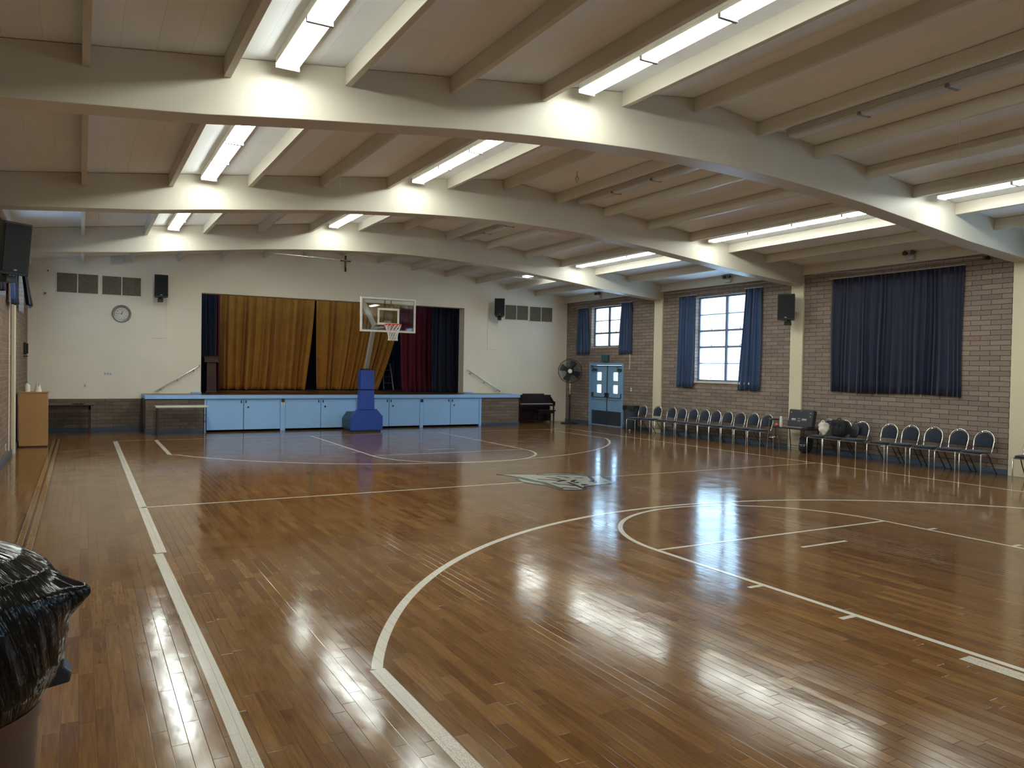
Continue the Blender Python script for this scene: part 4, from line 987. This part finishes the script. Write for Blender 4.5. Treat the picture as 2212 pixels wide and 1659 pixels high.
# ------------------------------------------------------------------ chairs
def make_chair():
    r = thing('banquet_chair', '', 'chair')
    s = MB(); n = 28
    def sup(cx, cy, hx, hy, z, p=4):
        pts = []
        for k in range(n):
            a_ = 2*PI*k/n; c_, s_ = math.cos(a_), math.sin(a_)
            pts.append((cx+hx*math.copysign(abs(c_)**(2/p), c_), cy+hy*math.copysign(abs(s_)**(2/p), s_), z))
        return pts
    L = [(.19, .175, .425), (.215, .205, .432), (.222, .215, .45), (.215, .207, .468), (.17, .16, .478), (.001, .001, .480)]
    vs = []; 
    for hx, hy, z in L: vs += sup(0, -.09, hx, hy, z)
    fs = [tuple(reversed(range(n)))]
    for i in range(len(L)-1):
        for k in range(n): fs.append((i*n+k, i*n+(k+1) % n, (i+1)*n+(k+1) % n, (i+1)*n+k))
    s.add(vs, fs); s.build('seat', M['seatf'], r, smooth=60)
    # back: plane leaning from (y=.14,z=.46) to (y=.25,z=.87)
    def bp_(x, h, o=0.0):  # h height above .46 along z
        return (x, .13+h*.26+o, .46+h)
    arch = [(-.185, 0), (-.192, .10), (-.197, .20)]
    for k in range(1, 16):
        a_ = PI-PI*k/16; arch.append((.197*math.cos(a_), .20+.20*math.sin(a_)))
    arch += [(.197, .20), (.192, .10), (.185, 0)]
    # frame continues forward under the seat
    pts = [(-.185, -.02, .425), (-.185, .10, .43)]+[bp_(x, h) for x, h in arch]+[(.185, .10, .43), (.185, -.02, .425)]
    MB().tube(pts, .0115, 10).build('back_frame', M['steel'], r)
    pad = [(-.165, .085)]+[(-.172, .15), (-.172, .20)]+[(.172*math.cos(PI-PI*k/14), .20+.165*math.sin(PI-PI*k/14)) for k in range(1, 14)]+[(.172, .20), (.172, .15), (.165, .085)]
    m = MB(); k_ = len(pad)
    cxp, chp = 0, .2
    def ring(f_, o): return [bp_(cxp+(x-cxp)*f_, chp+(h-chp)*f_, o) for x, h in pad]
    rg = [ring(.93, -.022), ring(1.0, -.010), ring(1.0, .010), ring(.93, .020)]
    vs = [v for q_ in rg for v in q_]; fs = [tuple(range(k_)), tuple(reversed(range(3*k_, 4*k_)))]
    for i in range(3):
        for j in range(k_): fs.append((i*k_+j, i*k_+(j+1) % k_, (i+1)*k_+(j+1) % k_, (i+1)*k_+j))
    bk_ = m.add(vs, fs).build('backrest', M['seatf'], r, smooth=50)
    MB().tube([bp_(-.06, .375, -.012), bp_(-.03, .37, -.022), bp_(.03, .37, -.022), bp_(.06, .375, -.012)], .009, 8).build('handle', M['steel'], bk_)
    for sx in (-1, 1):
        T([(sx*.212, -.295, 0), (sx*.212, -.295, .40), (sx*.205, -.27, .425), (sx*.19, -.10, .422)], .0115, 10).build('leg', M['steel'], r)
        T([(sx*.19, -.02, .42), (sx*.195, .10, .25), (sx*.20, .30, 0)], .010, 8).build('rear_leg', M['dull_and_shaded_steel'], r)  # rear legs are chrome; their shade is put into the dark colour
    T([(-.205, -.285, .418), (.205, -.285, .418)], .011, 8).build('front_rail', M['steel'], r)
    T([(-.196, .16, .16), (.196, .16, .16)], .008, 8).build('stretcher', M['dull_and_shaded_steel'], r)
    return r
rz = -PI/2
ch = make_chair()
far = [(15.40, 19.27, 0), (15.60, 18.80, 0), (15.62, 18.16, 0), (15.62, 17.70, 0), (15.62, 17.21, 0), (15.62, 16.74, 0), (15.62, 16.28, 0), (15.62, 15.83, 0), (15.64, 15.38, 0), (15.64, 14.90, 0), (15.64, 14.42, 0)]
for i, (x, y, dr) in enumerate(far):
    lab = 'navy padded chrome chair in the far row, ' + ['right beside the trash can', 'second from the trash can', 'third from the trash can', 'fourth from the trash can', 'fifth from the trash can', 'sixth from the trash can', 'fifth from its right end', 'fourth from its right end', 'third from its right end', 'second from its right end', 'at the right end beside the stool'][i]
    if i == 0: ch.location = (x, y, 0); ch.rotation_euler = (0, 0, rz+dr); ch['label'] = lab; ch['group'] = 'chairs in the far row'
    else: dup(ch, (x, y, 0), rz+dr, lab, 'chairs in the far row')
near = [(15.62, 12.50, 0), (15.62, 12.05, 0), (15.64, 11.60, 0), (15.64, 10.89, 0), (15.66, 10.40, 0), (15.66, 9.88, 0), (15.68, 9.35, 0), (15.68, 8.84, 0), (15.70, 7.86, .12)]
nl = ['navy chrome chair under the white bag, beside the small black table', 'navy chrome chair carrying the black backpack', 'navy chrome chair holding the thin dark grey bag', 'empty navy chrome chair just right of the chair holding the grey bag', 'empty navy chrome chair, fourth from the nearest pilaster', 'empty navy chrome chair, third from the nearest pilaster', 'empty navy chrome chair, second from the nearest pilaster', 'empty navy chrome chair just left of the nearest pilaster', 'navy chrome chair cut off by the right picture edge']
for (x, y, dr), lab in zip(near, nl): dup(ch, (x, y, 0), rz+dr, lab, 'chairs in the near row')

# stool, side table and things on them
sl = thing('stool', 'tall stool with thin dark top and chrome legs between chair row and table', 'stool', (15.62, 14.02, 0))
MB().lathe([(0, .755), (.155, .755), (.165, .768), (.155, .782), (0, .782)], 28).build('seat', M['mahog'], sl)
for k in range(4):
    a_ = PI/4+k*PI/2; T([(.10*math.cos(a_), .10*math.sin(a_), .755), (.15*math.cos(a_), .15*math.sin(a_), 0)], .010, 8).build('leg', M['steel'], sl)
MB().tube([(.128*math.cos(2*PI*i/24), .128*math.sin(2*PI*i/24), .3) for i in range(24)], .007, 6, closed=True).build('foot_ring', M['steel'], sl)
bt_ = thing('side_table', 'small black folding side table against the second pillar', 'table', (15.62, 13.28, 0))
B(-.30, .30, -.53, .53, .575, .60).build('tabletop', M['black'], bt_, smooth=0, bevel=.005)
for sx in (-1, 1):
    for sy in (-1, 1): T([(sx*.25, sy*.44, .575), (sx*.27, sy*.40, 0)], .011, 8).build('leg', M['black'], bt_)
    T([(sx*.26, -.42, .12), (sx*.26, .42, .12)], .007, 6).build('stretcher', M['black'], bt_)
cs = thing('display_case', 'open black case with small pale print standing on the side table', 'case', (15.55, 13.18, .60))
R = Matrix.Rotation(math.radians(10), 3, 'Y')
MB().obox((.14, 0, .232), (.13, .74, .43), R).build('lid', M['soot'], cs, smooth=0, bevel=.02)
B(-.20, .04, -.27, .33, .001, .036).build('tray', M['grey'], cs, smooth=0, bevel=.01)
pr_ = MB()
for (y, z, w_, h_) in ((.20, .20, .13, .025), (.20, .17, .13, .012), (-.12, .205, .14, .022), (-.12, .18, .14, .01), (.04, .22, .08, .008), (.04, .18, .08, .006), (.04, .15, .09, .010), (.3, .36, .045, .012), (-.29, .36, .05, .012), (-.29, .28, .04, .012), (0, .40, .03, .006)):
    pr_.obox(Vector((.072, y, z+.017))+Vector((.0, 0, 0))+Vector(((z-.215)*.176, 0, 0)), (.004, w_, h_), R)
pr_.build('print', M['offwhite'], cs, smooth=0)
bo = thing('water_bottle', 'slim white bottle at the left end of the side table', 'bottle', (15.42, 13.60, .60))
MB().lathe([(0, 0), (.032, 0), (.036, .01), (.036, .20), (.03, .215), (0, .215)], 20).build('bottle_body', M['white'], bo); MB().lathe([(0, .215), (.03, .215), (.03, .26), (.026, .27), (0, .27)], 20).build('cap', M['white'], bo)
obj1(MB().lathe([(.045*math.sin(PI*i/12), .045-.045*math.cos(PI*i/12)) for i in range(13)], 20), 'ball', M['ball'], 'small orange-red ball on the side table beside the white bottle', 'ball').location = (15.40, 13.72, .60)
def softbox(mb, hx, hy, hz, p=3.0, n=24, m_=14, fn=None):
    vs = []
    for j in range(m_+1):
        ph = -PI/2+PI*j/m_
        for k in range(n):
            a_ = 2*PI*k/n; sp = lambda v, q: math.copysign(abs(v)**(2/q), v)
            x = hx*sp(math.cos(ph), p)*sp(math.cos(a_), p); y = hy*sp(math.cos(ph), p)*sp(math.sin(a_), p); z = hz*sp(math.sin(ph), p)+hz
            v = Vector((x, y, z))
            if fn: v = fn(v)
            vs.append(v)
    fs = []
    for j in range(m_):
        for k in range(n): fs.append((j*n+k, j*n+(k+1) % n, (j+1)*n+(k+1) % n, (j+1)*n+k))
    mb.add(vs, fs); return mb
def wob(a_, s_): return lambda v: v+Vector((mnoise.noise(v*s_), mnoise.noise(v*s_+Vector((5, 1, 2))), mnoise.noise(v*s_+Vector((1, 7, 3)))*.5))*a_*(1 if v.z > .02 else .3)
bpk = thing('backpack', 'black quilted backpack sitting upright on a chair of the near row', 'backpack', (15.56, 12.0, .482))
softbox(MB(), .11, .235, .20, 3.6, fn=wob(.025, 9)).build('bag_body', M['bagk'], bpk, smooth=60)
softbox(MB(), .05, .17, .11, 3.2, fn=lambda v: v+Vector((-.085, 0, .03))).build('front_pocket', M['bagk'], bpk, smooth=60)
MB().tube(bez((0, -.05, .385), (0, 0, .50), (0, .06, .385)), .011, 8).build('top_handle', M['bagk'], bpk)
for sy in (-.07, .07): MB().tube(bez((-.105, sy, .32), (-.155, sy, .2), (-.12, sy, .04), 10), .010, 6).build('strap', M['bagk'], bpk)
wb = thing('tote_bag', 'crumpled off-white canvas bag on the chair beside the side table', 'bag', (15.50, 12.36, .482))
def wf(v):
    k = 1+.35*(v.z/.32); v = Vector((v.x*k, v.y*(.75+.5*v.z/.3), v.z)); return v+Vector((mnoise.noise(v*11)*.03, mnoise.noise(v*11+Vector((3, 3, 3)))*.04+v.z*.12, mnoise.noise(v*8)*.05*(1 if v.z > .1 else .1)))
softbox(MB(), .08, .11, .155, 2.6, 28, 18, fn=wf).build('bag_body', M['bagw'], wb, smooth=70)
MB().tube(bez((-.02, -.04, .28), (-.03, .02, .42), (-.02, .10, .30)), .009, 6).build('handle', M['bagw'], wb)
bf = thing('rucksack', 'black rucksack with reflective strip on the floor beside the side table', 'backpack', (15.50, 12.86, 0), .2)
bf.location = (15.60, 12.97, 0)
softbox(MB(), .13, .15, .20, 3.4, fn=wob(.03, 8)).build('bag_body', M['bagk'], bf, smooth=60)
softbox(MB(), .05, .12, .10, 3.0, fn=lambda v: v+Vector((-.12, 0, .03))).build('front_pocket', M['bagk'], bf, smooth=60)
MB().box(-.178, -.172, -.07, .07, .20, .212).box(-.178, -.172, -.05, .05, .17, .18).build('reflective_strip', M['offwhite'], bf, smooth=0)
MB().tube(bez((-.02, -.04, .415), (-.02, 0, .47), (-.02, .04, .415)), .009, 6).build('top_handle', M['bagk'], bf)
jk = thing('shoulder_bag', 'thin dark grey bag leaning against the backrest of a near-row chair', 'bag', (15.67, 11.69, .483))
jk.rotation_euler = (0, math.radians(14), 0)
softbox(MB(), .035, .11, .165, 3.4, fn=wob(.015, 9)).build('bag_body', M['soot'], jk, smooth=60)
softbox(MB(), .02, .085, .09, 3.0, fn=lambda v: v+Vector((-.03, 0, .02))).build('front_pocket', M['bagk'], jk, smooth=60)
MB().tube(bez((0, -.07, .31), (-.03, 0, .42), (0, .07, .31), 10), .008, 6).build('strap', M['bagk'], jk)

# ------------------------------------------------------------------ bin with black garbage bag (foreground left)
BX, BY = -.37, 2.80
gb = thing('waste_bin', 'brown round bin at the lower left picture edge, under a black bag', 'bin', (BX, BY, 0))
MB().lathe([(0, 0), (.21, 0), (.225, .03), (.262, .85), (.268, .86), (.268, .90), (.25, .90), (.235, .86), (.2, .04), (0, .03)], 40).build('barrel', M['bin'], gb)
hn = MB(); hn.prism([(.255, .855), (.345, .87), (.35, .905), (.325, .93), (.33, .955), (.27, .965), (.26, .90)], .16, .25, 'Y').build('handle', M['slate'], gb, smooth=0, bevel=.008)
bag = thing('garbage_bag', 'shiny black plastic garbage bag bulging out of the brown bin', 'garbage bag', (BX, BY, .902))
def bagP():
    m = MB(); n = 220; J = 110; vs = []
    prof = [(0, .268), (.05, .292), (.12, .315), (.2, .326), (.28, .325), (.35, .31), (.41, .28), (.46, .22), (.50, .13), (.52, 0)]
    def R(z):
        for (z0, r0), (z1, r1) in zip(prof, prof[1:]):
            if z <= z1: t_ = (z-z0)/(z1-z0); return r0+(r1-r0)*t_
        return 0
    for j in range(J+1):
        t_ = j/J; z = .52*(1-(1-t_)**1.5)
        for k in range(n):
            a_ = 2*PI*k/n; r = R(z); tw = a_+z*1.1
            w_ = min(1, z/.06)*min(1, (.53-z)/.1)
            c_, s_ = math.cos(tw), math.sin(tw)
            f_ = 1+.035*mnoise.noise(Vector((c_*2, s_*2, z*3)))+w_*(.020*(1-2*abs(mnoise.noise(Vector((c_*7, s_*7, z*2.5)))))+.012*(1-2*abs(mnoise.noise(Vector((c_*16, s_*16, z*4+3))))))
            da = math.atan2(math.sin(a_+.12), math.cos(a_+.12)); sg = .048 if z > .33 else .06
            ear = math.exp(-abs(da)/.22)*math.exp(-((z-.33)/sg)**2)
            vs.append(Vector((r*f_*math.cos(a_)+ear*.085, r*f_*math.sin(a_), z)))
    fs = [tuple(reversed(range(n)))]
    for j in range(J):
        for k in range(n): fs.append((j*n+k, j*n+(k+1) % n, (j+1)*n+(k+1) % n, (j+1)*n+k))
    m.add(vs, fs); return m
bagP().build('bag_body', M['bag'], bag, smooth=70)
